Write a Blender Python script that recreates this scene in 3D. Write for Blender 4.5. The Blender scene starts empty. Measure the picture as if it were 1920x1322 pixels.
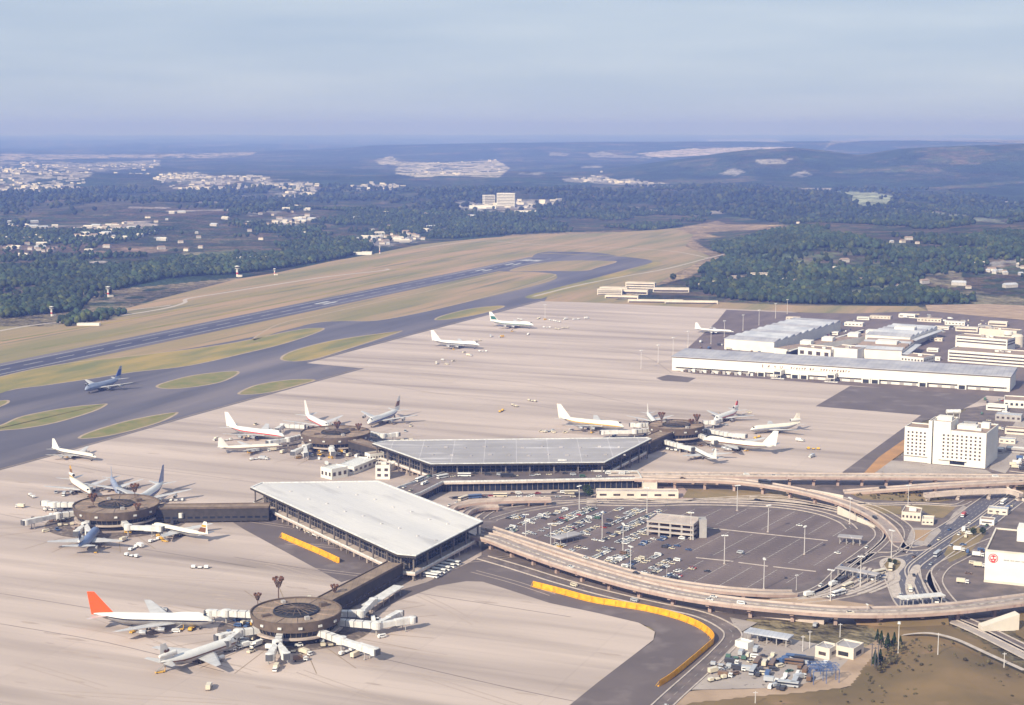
import bpy, math, random
import numpy as np
from mathutils import Vector
random.seed(7); RNG = np.random.default_rng(7)
C = bpy.context.scene.collection
R = math.radians
# ---------------------------------------------------------------- camera, sky, sun, exposure
H = 280.0; F = 3000.0; CX, CY, HY = 960.0, 661.0, 240.0
PITCH = math.atan((CY - HY) / F)
cam_d = bpy.data.cameras.new('camera'); cam = bpy.data.objects.new('camera', cam_d); C.objects.link(cam)
cam.location = (0, 0, H); cam.rotation_euler = (R(90) - PITCH, 0, 0)
cam_d.sensor_width = 36; cam_d.lens = 36 * F / 1920; cam_d.clip_start = 5; cam_d.clip_end = 120000
sc = bpy.context.scene; sc.camera = cam
SUN_AZ, SUN_EL = R(36), R(32)          # shadows run away from the viewer and to the right
w = bpy.data.worlds.new('World'); sc.world = w; w.use_nodes = True
nt = w.node_tree; nt.nodes.clear()
sky = nt.nodes.new('ShaderNodeTexSky'); sky.sky_type = 'NISHITA'; sky.sun_disc = False
sky.sun_elevation = SUN_EL; sky.sun_rotation = R(180) + SUN_AZ
sky.altitude = 300; sky.air_density = 1.0; sky.dust_density = 0.6; sky.ozone_density = 2.0
bg = nt.nodes.new('ShaderNodeBackground'); bg.inputs[1].default_value = 0.064
wo = nt.nodes.new('ShaderNodeOutputWorld')
# thin high cloud veil, streaked along the horizon
tc = nt.nodes.new('ShaderNodeTexCoord'); mp = nt.nodes.new('ShaderNodeMapping'); mp.inputs['Scale'].default_value = (1.6, 1.6, 14)
nz = nt.nodes.new('ShaderNodeTexNoise'); nz.inputs['Scale'].default_value = 2.6; nz.inputs['Detail'].default_value = 5; nz.inputs['Roughness'].default_value = .5
cr = nt.nodes.new('ShaderNodeMapRange'); cr.inputs[1].default_value = .38; cr.inputs[2].default_value = .72; cr.inputs[3].default_value = .0; cr.inputs[4].default_value = 1.0
mx = nt.nodes.new('ShaderNodeMixRGB'); mx.inputs[1].default_value = (5.6, 6.8, 8.7, 1); mx.inputs[2].default_value = (7.1, 8.1, 9.5, 1)
m9 = nt.nodes.new('ShaderNodeMixRGB'); m9.inputs[0].default_value = .86
nt.links.new(tc.outputs['Generated'], mp.inputs[0]); nt.links.new(mp.outputs[0], nz.inputs[0]); nt.links.new(nz.outputs[0], cr.inputs[0])
nt.links.new(cr.outputs[0], mx.inputs[0]); nt.links.new(sky.outputs[0], m9.inputs[1]); nt.links.new(mx.outputs[0], m9.inputs[2]); nt.links.new(m9.outputs[0], bg.inputs[0]); nt.links.new(bg.outputs[0], wo.inputs[0])
sd = bpy.data.lights.new('sun', 'SUN'); sd.energy = 4.8; sd.angle = R(.5); sd.color = (1, .925, .80)
sun = bpy.data.objects.new('sun', sd); C.objects.link(sun)
sdir = Vector((math.sin(SUN_AZ) * math.cos(SUN_EL), math.cos(SUN_AZ) * math.cos(SUN_EL), -math.sin(SUN_EL)))
sun.rotation_euler = sdir.to_track_quat('-Z', 'Y').to_euler(); sun.location = (-300, -300, 600)
vs = sc.view_settings; vs.view_transform = 'Standard'; vs.look = 'None'; vs.gamma = 1; vs.use_curve_mapping = False; vs.exposure = 0.44
sc.cycles.use_denoising = True; sc.cycles.max_bounces = 4; sc.cycles.volume_bounces = 1; sc.cycles.caustics_reflective = False; sc.cycles.caustics_refractive = False
HAZE_DENSITY = 0.000122; HAZE_COL = (.165, .25, .67, 1); HAZE_ABS = (.64, .56, .34, 1); HAZE_TOP = 430.0
# ---------------------------------------------------------------- photo pixel -> world point on height z
cp, sp_ = math.cos(PITCH), math.sin(PITCH)
def P(px, py, z=0.0):
    u = (px - CX) / F; v = (CY - py) / F
    dx, dy, dz = u, cp + v * sp_, -sp_ + v * cp
    t = (z - H) / dz
    return Vector((dx * t, dy * t, z))
def PP(pts, z=0.0): return [P(a, b, z) for a, b in pts]
def to_px(x, y, z):
    d = y * cp - (z - H) * sp_; up = y * sp_ + (z - H) * cp
    return CX + F * x / d, CY - F * up / d
GA = R(-22)                                   # the airfield's own grid
GU = Vector((math.cos(GA), math.sin(GA), 0)); GV = Vector((-math.sin(GA), math.cos(GA), 0))
def smooth(pts, n=6, closed=False):
    pts = [Vector(p) for p in pts]; out = []; m = len(pts)
    rng = range(m) if closed else range(m - 1)
    for i in rng:
        if closed: p0, p1, p2, p3 = pts[i - 1], pts[i], pts[(i + 1) % m], pts[(i + 2) % m]
        else: p0, p1, p2, p3 = pts[max(i - 1, 0)], pts[i], pts[i + 1], pts[min(i + 2, m - 1)]
        for k in range(n):
            t = k / n; t2 = t * t; t3 = t2 * t
            out.append(.5 * ((2 * p1) + (-p0 + p2) * t + (2 * p0 - 5 * p1 + 4 * p2 - p3) * t2 + (-p0 + 3 * p1 - 3 * p2 + p3) * t3))
    if not closed: out.append(pts[-1])
    return out
# ---------------------------------------------------------------- materials
M = {}
def mat(name, col, rough=.8, var=.12, scale=.3, spec=.3, metal=0, col2=None, stretch=None, rot=0, detail=4, bump=0, bscale=1, joints=None, wear=None):
    m = bpy.data.materials.new(name); m.use_nodes = True; n = m.node_tree; L = n.links.new
    b = n.nodes['Principled BSDF']; b.inputs['Roughness'].default_value = rough; b.inputs['Metallic'].default_value = metal
    b.inputs['Specular IOR Level'].default_value = spec
    tc = n.nodes.new('ShaderNodeTexCoord'); mp = n.nodes.new('ShaderNodeMapping'); mp.inputs['Rotation'].default_value = (0, 0, -rot)
    L(tc.outputs['Object'], mp.inputs[0])
    m2 = n.nodes.new('ShaderNodeMapping'); m2.inputs['Scale'].default_value = stretch or (1, 1, 1); L(mp.outputs[0], m2.inputs[0])
    nz = n.nodes.new('ShaderNodeTexNoise'); nz.inputs['Scale'].default_value = scale; nz.inputs['Detail'].default_value = detail; L(m2.outputs[0], nz.inputs[0])
    c2 = col2 or tuple(max(0, c * (1 - 2 * var)) for c in col)
    mr = n.nodes.new('ShaderNodeMapRange'); mr.inputs[1].default_value = .36; mr.inputs[2].default_value = .64; L(nz.outputs[0], mr.inputs[0])
    mx = n.nodes.new('ShaderNodeMixRGB'); mx.inputs[1].default_value = (*c2, 1); mx.inputs[2].default_value = (*col, 1); L(mr.outputs[0], mx.inputs[0])
    out = mx.outputs[0]
    if wear:                                       # (noise scale, colour, low, high, stretch)
        nw = n.nodes.new('ShaderNodeTexNoise'); nw.inputs['Scale'].default_value = wear[0]; nw.inputs['Detail'].default_value = 6
        m3 = n.nodes.new('ShaderNodeMapping'); m3.inputs['Scale'].default_value = wear[4]; m3.inputs['Location'].default_value = (37, 11, 0)
        L(mp.outputs[0], m3.inputs[0]); L(m3.outputs[0], nw.inputs[0])
        r2 = n.nodes.new('ShaderNodeMapRange'); r2.inputs[1].default_value = wear[2]; r2.inputs[2].default_value = wear[3]; L(nw.outputs[0], r2.inputs[0])
        x2 = n.nodes.new('ShaderNodeMixRGB'); x2.inputs[2].default_value = (*wear[1], 1); L(r2.outputs[0], x2.inputs[0]); L(out, x2.inputs[1]); out = x2.outputs[0]
    if joints:                                     # (slab length, slab width, joint width, joint colour factor)
        br = n.nodes.new('ShaderNodeTexBrick'); br.offset = 0; br.inputs['Scale'].default_value = 1
        br.inputs['Brick Width'].default_value = joints[0]; br.inputs['Row Height'].default_value = joints[1]; br.inputs['Mortar Size'].default_value = joints[2]
        br.inputs['Color1'].default_value = (1, 1, 1, 1); k = joints[4] if len(joints) > 4 else .93; br.inputs['Color2'].default_value = (k, k, k, 1); br.inputs['Mortar'].default_value = (joints[3],) * 3 + (1,)
        L(mp.outputs[0], br.inputs[0]); x3 = n.nodes.new('ShaderNodeMixRGB'); x3.blend_type = 'MULTIPLY'; x3.inputs[0].default_value = 1
        L(out, x3.inputs[1]); L(br.outputs[0], x3.inputs[2]); out = x3.outputs[0]
    L(out, b.inputs['Base Color'])
    if bump:
        bm = n.nodes.new('ShaderNodeBump'); bm.inputs['Strength'].default_value = bump; bn = n.nodes.new('ShaderNodeTexNoise'); bn.inputs['Scale'].default_value = bscale
        L(tc.outputs['Object'], bn.inputs[0]); L(bn.outputs[0], bm.inputs['Height']); L(bm.outputs[0], b.inputs['Normal'])
    M[name] = m; return m
def vmat(name, rough=.9, nscale=.02, amt=.35, spec=.1, scales=None, bump=None):
    m = bpy.data.materials.new(name); m.use_nodes = True; n = m.node_tree; L = n.links.new
    b = n.nodes['Principled BSDF']; b.inputs['Roughness'].default_value = rough; b.inputs['Specular IOR Level'].default_value = spec
    at = n.nodes.new('ShaderNodeAttribute'); at.attribute_name = 'Cover'; tc = n.nodes.new('ShaderNodeTexCoord')
    out = at.outputs['Color']
    for s, a in (scales or [(nscale, amt)]):
        nz = n.nodes.new('ShaderNodeTexNoise'); nz.inputs['Scale'].default_value = s; nz.inputs['Detail'].default_value = 6; L(tc.outputs['Object'], nz.inputs[0])
        mr = n.nodes.new('ShaderNodeMapRange'); mr.inputs[1].default_value = .3; mr.inputs[2].default_value = .7; mr.inputs[3].default_value = 1 - a; mr.inputs[4].default_value = 1 + a; L(nz.outputs[0], mr.inputs[0])
        x = n.nodes.new('ShaderNodeMixRGB'); x.blend_type = 'MULTIPLY'; x.inputs[0].default_value = 1; L(out, x.inputs[1]); L(mr.outputs[0], x.inputs[2]); out = x.outputs[0]
    if bump:
        bm = n.nodes.new('ShaderNodeBump'); bm.inputs['Strength'].default_value = 1; bm.inputs['Distance'].default_value = bump[1]; bn = n.nodes.new('ShaderNodeTexNoise'); bn.inputs['Scale'].default_value = bump[0]; bn.inputs['Detail'].default_value = 3
        L(tc.outputs['Object'], bn.inputs[0]); L(bn.outputs[0], bm.inputs['Height']); L(bm.outputs[0], b.inputs['Normal'])
    L(out, b.inputs['Base Color']); M[name] = m; return m
mat('concrete_apron', (.54, .435, .372), .85, scale=.012, col2=(.41, .33, .285), stretch=(.22, 2.2, 1), rot=GA, detail=7,
    wear=(.02, (.25, .20, .17), .50, .80, (.13, 1.8, 1)), joints=(90, 22.5, .25, .86, .955))
mat('asphalt_taxi', (.13, .12, .14), .9, scale=.01, col2=(.085, .08, .098), stretch=(2, .3, 1), rot=GA, wear=(.012, (.20, .17, .17), .48, .72, (1.2, .12, 1)))
mat('asphalt_runway', (.055, .055, .085), .85, scale=.05, col2=(.12, .11, .135), stretch=(1, .03, 1), rot=GA)
mat('asphalt_dark', (.145, .116, .110), .9, scale=.03, col2=(.12, .096, .092), wear=(.04, (.22, .18, .17), .55, .75, (1, 1, 1)))
mat('asphalt_lot', (.175, .132, .12), .9, scale=.05, col2=(.125, .095, .09), stretch=(1, .25, 1), rot=R(-32), wear=(.5, (.06, .05, .055), .62, .72, (1, 1, 1)))
mat('road_surface', (.18, .14, .128), .9, scale=.08, col2=(.11, .09, .086), wear=(.05, (.24, .19, .17), .58, .72, (1, 1, 1)))
mat('dry_grass', (.37, .245, .14), .95, scale=.010, col2=(.22, .19, .08), stretch=(1.6, .16, 1), rot=GA, detail=8, wear=(.03, (.14, .14, .075), .54, .72, (2.0, .10, 1)))
mat('mown_grass', (.34, .245, .075), .95, scale=.02, col2=(.17, .17, .06), stretch=(1.6, .35, 1), rot=GA, detail=8, wear=(.05, (.32, .22, .14), .6, .75, (2, .2, 1)))
mat('green_grass', (.16, .17, .05), .95, scale=.05, col2=(.25, .20, .08), detail=8)
mat('sand_edge', (.42, .32, .22), .95, scale=.1, detail=6)
mat('brown_grass', (.23, .15, .07), .95, scale=.012, col2=(.125, .09, .042), detail=9, wear=(.02, (.33, .20, .12), .6, .74, (1, 1.6, 1)), bump=.4, bscale=.3)
mat('lawn_olive', (.27, .19, .10), .95, scale=.05, col2=(.19, .145, .07), detail=7)
mat('dirt', (.42, .30, .21), .95, scale=.05, col2=(.30, .21, .14), detail=8)
mat('orange_soil', (.46, .24, .10), .95, scale=.05, col2=(.34, .19, .09), detail=8)
mat('yard_concrete', (.40, .34, .30), .9, scale=.04, col2=(.32, .27, .24), wear=(.3, (.15, .12, .1), .62, .7, (1, 1, 1)))
mat('kerb', (.52, .44, .38), .9)
mat('paint_white', (.72, .70, .66), .7, var=.15, scale=.6)
mat('paint_line', (.48, .43, .39), .8, var=.25, scale=.4)
mat('joint_dark', (.16, .13, .12), .9)
mat('concrete_pale', (.55, .45, .385), .85, scale=.15, var=.1, wear=(.3, (.36, .28, .24), .58, .72, (1, 1, .3)))
mat('concrete_pink', (.43, .31, .26), .85, scale=.2, var=.1, wear=(.4, (.3, .19, .16), .58, .72, (1, 1, .3)))
mat('roof_white', (.64, .605, .57), .8, scale=.02, spec=.1, col2=(.54, .52, .51), stretch=(.3, 1.5, 1), rot=R(-57), detail=7, joints=(14, 3, .10, .84, .965), wear=(.05, (.42, .40, .39), .56, .78, (.3, 1.6, 1)))
mat('roof_grey', (.39, .365, .365), .85, scale=.03, spec=.08, col2=(.32, .30, .30), detail=6, joints=(26, 22, .25, 1.35, .9), wear=(.05, (.55, .52, .52), .6, .75, (.4, 1.5, 1)))
mat('roof_blue', (.44, .425, .44), .8, spec=.1, scale=.05, col2=(.32, .315, .35), joints=(6, 200, .35, .8), rot=GA)
mat('roof_blue_pale', (.56, .555, .57), .8, spec=.1, scale=.05, col2=(.40, .41, .45), joints=(2.5, 60, .25, .85), rot=GA)
mat('roof_brown', (.32, .235, .17), .9, scale=.12, col2=(.22, .16, .115), detail=7, joints=(3, 3, .12, .7))
mat('roof_tan', (.34, .245, .19), .9, scale=.12, col2=(.26, .19, .15), detail=7)
mat('roof_dark', (.14, .11, .10), .9, scale=.1, col2=(.10, .08, .075), detail=6)
mat('town_wall', (.42, .39, .38), .9)
mat('wall_white', (.74, .70, .63), .7, scale=.1, var=.05, wear=(.15, (.6, .55, .48), .62, .8, (1, 1, .2)))
mat('wall_cream', (.68, .60, .50), .75, scale=.1, var=.08)
mat('wall_grey', (.40, .37, .35), .8, scale=.15, var=.1)
mat('fascia_dark', (.055, .047, .045), .7, scale=.3, var=.15)
mat('fascia_brown', (.15, .11, .085), .8, scale=.3, var=.15)
mat('glass_dark', (.022, .028, .045), .25, scale=.25, var=.3, spec=.3)
mat('window_dark', (.10, .075, .075), .3, scale=.8, var=.3, spec=.5)
mat('mullion', (.20, .17, .155), .6)
mat('black_trim', (.03, .03, .035), .6)
mat('yellow_paint', (.85, .42, .02), .55, scale=.3, col2=(.70, .31, .015), wear=(.5, (.42, .22, .05), .62, .75, (1, 1, .3)))
mat('plane_white', (.72, .69, .64), .35, scale=.2, var=.04, spec=.5)
mat('plane_cream', (.76, .69, .58), .4, scale=.2, var=.05, spec=.5)
mat('plane_blue', (.16, .22, .38), .35, scale=.2, var=.1, spec=.5)
mat('plane_steel', (.36, .40, .50), .3, scale=.2, var=.1, spec=.5, metal=.3)
mat('plane_metal', (.45, .44, .44), .35, scale=.3, var=.1, metal=.5)
mat('wing_grey', (.62, .59, .56), .4, scale=.2, var=.1, metal=.2)
mat('livery_orange', (.85, .10, .02), .4, var=.04)
mat('livery_blue', (.03, .07, .28), .4, var=.04)
mat('livery_red', (.55, .03, .03), .4, var=.04)
mat('livery_brown', (.15, .065, .035), .4, var=.04)
mat('livery_gold', (.55, .30, .04), .4, var=.04)
mat('livery_green', (.03, .12, .09), .4, var=.04)
mat('livery_dark', (.03, .03, .045), .4, var=.04)
mat('tyre', (.02, .02, .02), .9)
mat('steel_pole', (.62, .58, .55), .5, metal=.1, var=.08)
mat('rust_steel', (.16, .095, .07), .7, var=.2, scale=.8)
mat('bridge_white', (.70, .67, .63), .55, scale=.3, var=.1, wear=(.5, (.45, .4, .36), .6, .75, (1, 1, .4)))
mat('bridge_dark', (.10, .10, .11), .6)
for nm, c in dict(white=(.78, .76, .72), cream=(.66, .58, .44), silver=(.42, .43, .45), dark=(.05, .05, .06), red=(.38, .05, .04), blue=(.06, .11, .24), green=(.07, .14, .10), yellow=(.72, .42, .06), brown=(.18, .11, .07)).items():
    mat('car_' + nm, c, .3, var=.03, spec=.5)
mat('bark', (.09, .065, .045), .95)
mat('steel_blue', (.10, .16, .34), .5, var=.2)
# ---------------------------------------------------------------- mesh builder
def tag(o, label=None, cat=None, group=None, kind=None):
    if label: o['label'] = label
    if cat: o['category'] = cat
    if group: o['group'] = group
    if kind: o['kind'] = kind
    return o
class MB:
    def __init__(s): s.v = []; s.f = []; s.m = []; s.k = []
    def mark(s): s.k.append((len(s.v), len(s.f))); return s
    def add(s, verts, faces, mi=0):
        b = len(s.v); s.v += [tuple(v) for v in verts]; s.f += [tuple(i + b for i in f) for f in faces]; s.m += [mi] * len(faces); return s
    def prism(s, poly, z0, z1, mi=0, top=None, bottom=True):
        n = len(poly); a = sum(poly[i][0] * poly[(i + 1) % n][1] - poly[(i + 1) % n][0] * poly[i][1] for i in range(n))
        if a < 0: poly = poly[::-1]
        vs = [(p[0], p[1], z0) for p in poly] + [(p[0], p[1], z1) for p in poly]
        s.add(vs, [(i, (i + 1) % n, n + (i + 1) % n, n + i) for i in range(n)], mi)
        s.add(vs[n:], [tuple(range(n))], mi if top is None else top)
        if bottom: s.add(vs[:n], [tuple(range(n))[::-1]], mi)
        return s
    def box(s, c, l, w, z0, z1, ang=0, mi=0, top=None):
        ca, sa = math.cos(ang), math.sin(ang)
        return s.prism([(c[0] + x * ca - y * sa, c[1] + x * sa + y * ca) for x, y in ((-l/2, -w/2), (l/2, -w/2), (l/2, w/2), (-l/2, w/2))], z0, z1, mi, top)
    def bar(s, p0, p1, wd, z0, z1, mi=0, top=None):
        p0, p1 = Vector(p0), Vector(p1); d = p1 - p0
        return s.box((p0 + p1) / 2, math.hypot(d.x, d.y), wd, z0, z1, math.atan2(d.y, d.x), mi, top)
    def tube(s, p0, p1, r0, r1=None, n=8, mi=0, cap=True):
        r1 = r0 if r1 is None else r1; p0, p1 = Vector(p0), Vector(p1); d = (p1 - p0).normalized()
        a = d.orthogonal().normalized(); b = d.cross(a)
        vs = []
        for p, r in ((p0, r0), (p1, r1)):
            vs += [p + (a * math.cos(t) + b * math.sin(t)) * r for t in (2 * math.pi * k / n for k in range(n))]
        s.add(vs, [(i, (i + 1) % n, n + (i + 1) % n, n + i) for i in range(n)], mi)
        if cap: s.add(vs[:n], [tuple(range(n))[::-1]], mi); s.add(vs[n:], [tuple(range(n))], mi)
        return s
    def loft(s, rings, mi=0, cap=True):
        n = len(rings[0]); vs = [v for r in rings for v in r]
        fs = [(k * n + i, k * n + (i + 1) % n, (k + 1) * n + (i + 1) % n, (k + 1) * n + i) for k in range(len(rings) - 1) for i in range(n)]
        s.add(vs, fs, mi)
        if cap: s.add(rings[0], [tuple(range(n))[::-1]], mi); s.add(rings[-1], [tuple(range(n))], mi)
        return s
    def lathe(s, c, prof, n=48, mi=0):
        rings = [[(c[0] + r * math.cos(2 * math.pi * k / n), c[1] + r * math.sin(2 * math.pi * k / n), z) for k in range(n)] for r, z in prof]
        return s.loft(rings, mi, cap=False)
    def disc(s, c, r, z, n=48, mi=0):
        return s.add([(c[0] + r * math.cos(2 * math.pi * k / n), c[1] + r * math.sin(2 * math.pi * k / n), z) for k in range(n)], [tuple(range(n))], mi)
    def build(s, name, mats, parent=None, smooth_=False, origin=None):
        if isinstance(mats, str): mats = [mats]
        o0 = Vector((0, 0, 0))
        if origin is not None: o0 = Vector(origin)
        elif parent is not None and parent.get('_w') is not None: o0 = Vector(parent['_w'])
        me = bpy.data.meshes.new(name); me.from_pydata([(v[0] - o0.x, v[1] - o0.y, v[2] - o0.z) for v in s.v], [], s.f)
        for m in mats: me.materials.append(M[m])
        if len(mats) > 1: me.polygons.foreach_set('material_index', s.m)
        if smooth_: me.polygons.foreach_set('use_smooth', [True] * len(me.polygons))
        me.update(); o = bpy.data.objects.new(name, me); C.objects.link(o)
        if parent is not None:
            o.parent = parent
            if origin is not None and parent.get('_w') is not None: o.location = o0 - Vector(parent['_w'])
            o['_w'] = tuple(o0)
        elif origin is not None: o.location = o0; o['_w'] = tuple(o0)
        return o
def build_each(b, name, mats, parent=None, origin=None):
    ks = b.k + [(len(b.v), len(b.f))]; out = []
    for (v0, f0), (v1, f1) in zip(ks, ks[1:]):
        q = MB(); q.v = b.v[v0:v1]; q.f = [tuple(i - v0 for i in f) for f in b.f[f0:f1]]; q.m = b.m[f0:f1]
        if q.f: out.append(q.build(name, mats, parent, origin=origin))
    return out
def empty(name, loc, label, cat, group=None, rz=0, world=True):
    o = bpy.data.objects.new(name, None); C.objects.link(o); o.location = loc; o.rotation_euler = (0, 0, rz); o.empty_display_size = 1
    if world: o['_w'] = tuple(Vector(loc))
    return tag(o, label, cat, group)
def copy_tree(o, loc, rz=0, label=None, group=None):
    def rec(a, par):
        c = a.copy(); C.objects.link(c); c.parent = par
        for ch in kids.get(a.name, []): rec(ch, c)
        return c
    kids = {}
    st = [o]
    while st:
        a = st.pop(); kids[a.name] = list(a.children); st += kids[a.name]
    r = rec(o, None); r.location = loc; r.rotation_euler = (0, 0, rz)
    if label: r['label'] = label
    if group: r['group'] = group
    return r
def sheet(name, pts, z, m, sm=0, world=False):
    p = [Vector(q) for q in pts] if world else PP(pts)
    if sm: p = smooth(p, sm, True)
    n = len(p); a = sum(p[i].x * p[(i+1) % n].y - p[(i+1) % n].x * p[i].y for i in range(n))
    if a < 0: p = p[::-1]
    b = MB(); b.add([(q.x, q.y, z) for q in p], [tuple(range(n))]); o = b.build(name, m); return tag(o, kind='structure')
def offs(path, d):
    out = []
    for i, p in enumerate(path):
        a = path[max(i - 1, 0)]; b = path[min(i + 1, len(path) - 1)]; t = Vector((b.x - a.x, b.y - a.y, 0)).normalized(); out.append(Vector((p.x - t.y * d, p.y + t.x * d, p.z)))
    return out
def ribbon(b, path, wd, dz=0, mi=0, off=0):
    A = offs(path, off - wd / 2); B = offs(path, off + wd / 2); n = len(path)
    b.add([(p.x, p.y, p.z + dz) for p in A] + [(p.x, p.y, p.z + dz) for p in B], [(i, i + 1, n + i + 1, n + i) for i in range(n - 1)], mi)
def wallstrip(b, path, off, th, z0, z1, mi=0):
    A = offs(path, off - th / 2); B = offs(path, off + th / 2)
    rings = [[(A[i].x, A[i].y, A[i].z + z0), (B[i].x, B[i].y, B[i].z + z0), (B[i].x, B[i].y, B[i].z + z1), (A[i].x, A[i].y, A[i].z + z1)] for i in range(len(path))]
    b.loft(rings, mi)
def dashes(b, path, wd, on, gap, dz, off=0):
    A = offs(path, off); acc = 0; 
    pts = [A[0]]; L = [0]
    for p in A[1:]: L.append(L[-1] + (p - pts[-1]).length); pts.append(p)
    def at(t):
        for i in range(1, len(L)):
            if L[i] >= t: k = (t - L[i-1]) / max(1e-6, L[i] - L[i-1]); return pts[i-1].lerp(pts[i], k)
        return pts[-1]
    t = 0
    while t + on < L[-1]:
        ribbon(b, [at(t), at(t + on)], wd, dz); t += on + gap
mat('deck_surface', (.36, .29, .255), .9, scale=.1, col2=(.29, .235, .21), wear=(.2, (.22, .17, .15), .55, .72, (1, 1, .3)))
mat('ring_asphalt', (.17, .13, .11), .9, scale=.2, col2=(.10, .08, .07), wear=(.3, (.30, .24, .20), .54, .68, (1, 1, 1)))
mat('stand_line', (.30, .22, .14), .9)
mat('apron_stain', (.38, .30, .25), .9, scale=.2, col2=(.43, .34, .28))
mat('house_wall', (.50, .46, .42), .85)
# ================================================================ terrain
def vnoise(x, y, seed=0):
    xi = np.floor(x).astype(np.int64); yi = np.floor(y).astype(np.int64); xf = x - xi; yf = y - yi
    def h(a, b):
        n = (a * 374761393 + b * 668265263 + seed * 974634777) & 0xffffffff
        n = ((n ^ (n >> 13)) * 1274126177) & 0xffffffff; return ((n ^ (n >> 16)) & 0xffff) / 65535.0
    u = xf * xf * (3 - 2 * xf); v = yf * yf * (3 - 2 * yf)
    return (h(xi, yi) * (1 - u) + h(xi + 1, yi) * u) * (1 - v) + (h(xi, yi + 1) * (1 - u) + h(xi + 1, yi + 1) * u) * v
def fbm(x, y, o=4, seed=0):
    s = 0; a = .5; t = 0
    for k in range(o): s = s + a * vnoise(x * 2 ** k, y * 2 ** k, seed + k); t += a; a *= .5
    return s / t
def sstep(a, b, x): t = np.clip((x - a) / (b - a), 0, 1); return t * t * (3 - 2 * t)
def height(x, y):
    x = np.asarray(x, float); y = np.asarray(y, float); d = np.hypot(x, y)
    az = np.where(y > 100, x / np.maximum(y, 100), np.sign(x) * 3); px = CX + F * az
    start = np.interp(px, [600, 720, 1330, 1500], [3900, 4400, 4400, 2680]); start = np.where(y < 100, 1500, start)
    s = sstep(start, start + 1600, d)
    h = s * (fbm(x / 900, y / 900, 4, 3) - .35) * 75 + s * sstep(5000, 9000, d) * (fbm(x / 2600, y / 2600, 3, 9) - .3) * 60
    h += sstep(2750, 3600, d) * sstep(1345, 1540, px) * np.exp(-((d - 3700) / 900) ** 2) * (18 + 40 * fbm(x / 420, y / 420, 3, 21))
    def ridge(pxs, pys, D, wd, hmul=1):
        prof = np.interp(px, pxs, [H - D * (q - HY) / F * 1.0 for q in pys]) * (1 + .05 * (fbm(x / 500, y / 500, 3, 33) - .5))
        return prof * hmul, np.exp(-((d - D) / wd) ** 2)
    for a in (([1050, 1250, 1320, 1385, 1485, 1550, 1605, 1685, 1740, 1920, 2300], [330, 300, 291, 280, 276, 282, 289, 277, 274, 267, 262], 9300, 1100),
              ([-600, 0, 400, 480, 640, 700, 800, 1000, 1300, 1500, 1920, 2400], [289, 289, 288, 285, 279, 272, 270, 267, 265, 264, 261, 261], 16500, 1800)):
        pr, g = ridge(*a); pr = np.where(np.abs(az) > 1.5, 60, pr); h = np.maximum(h, h * (1 - g) + pr * g)
    return h
def inpoly(px, py, poly):
    r = np.zeros(px.shape, bool); n = len(poly)
    for i in range(n):
        x0, y0 = poly[i]; x1, y1 = poly[(i + 1) % n]
        if y0 == y1: continue
        c = ((y0 > py) != (y1 > py)) & (px < (x1 - x0) * (py - y0) / (y1 - y0) + x0); r ^= c
    return r
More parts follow.
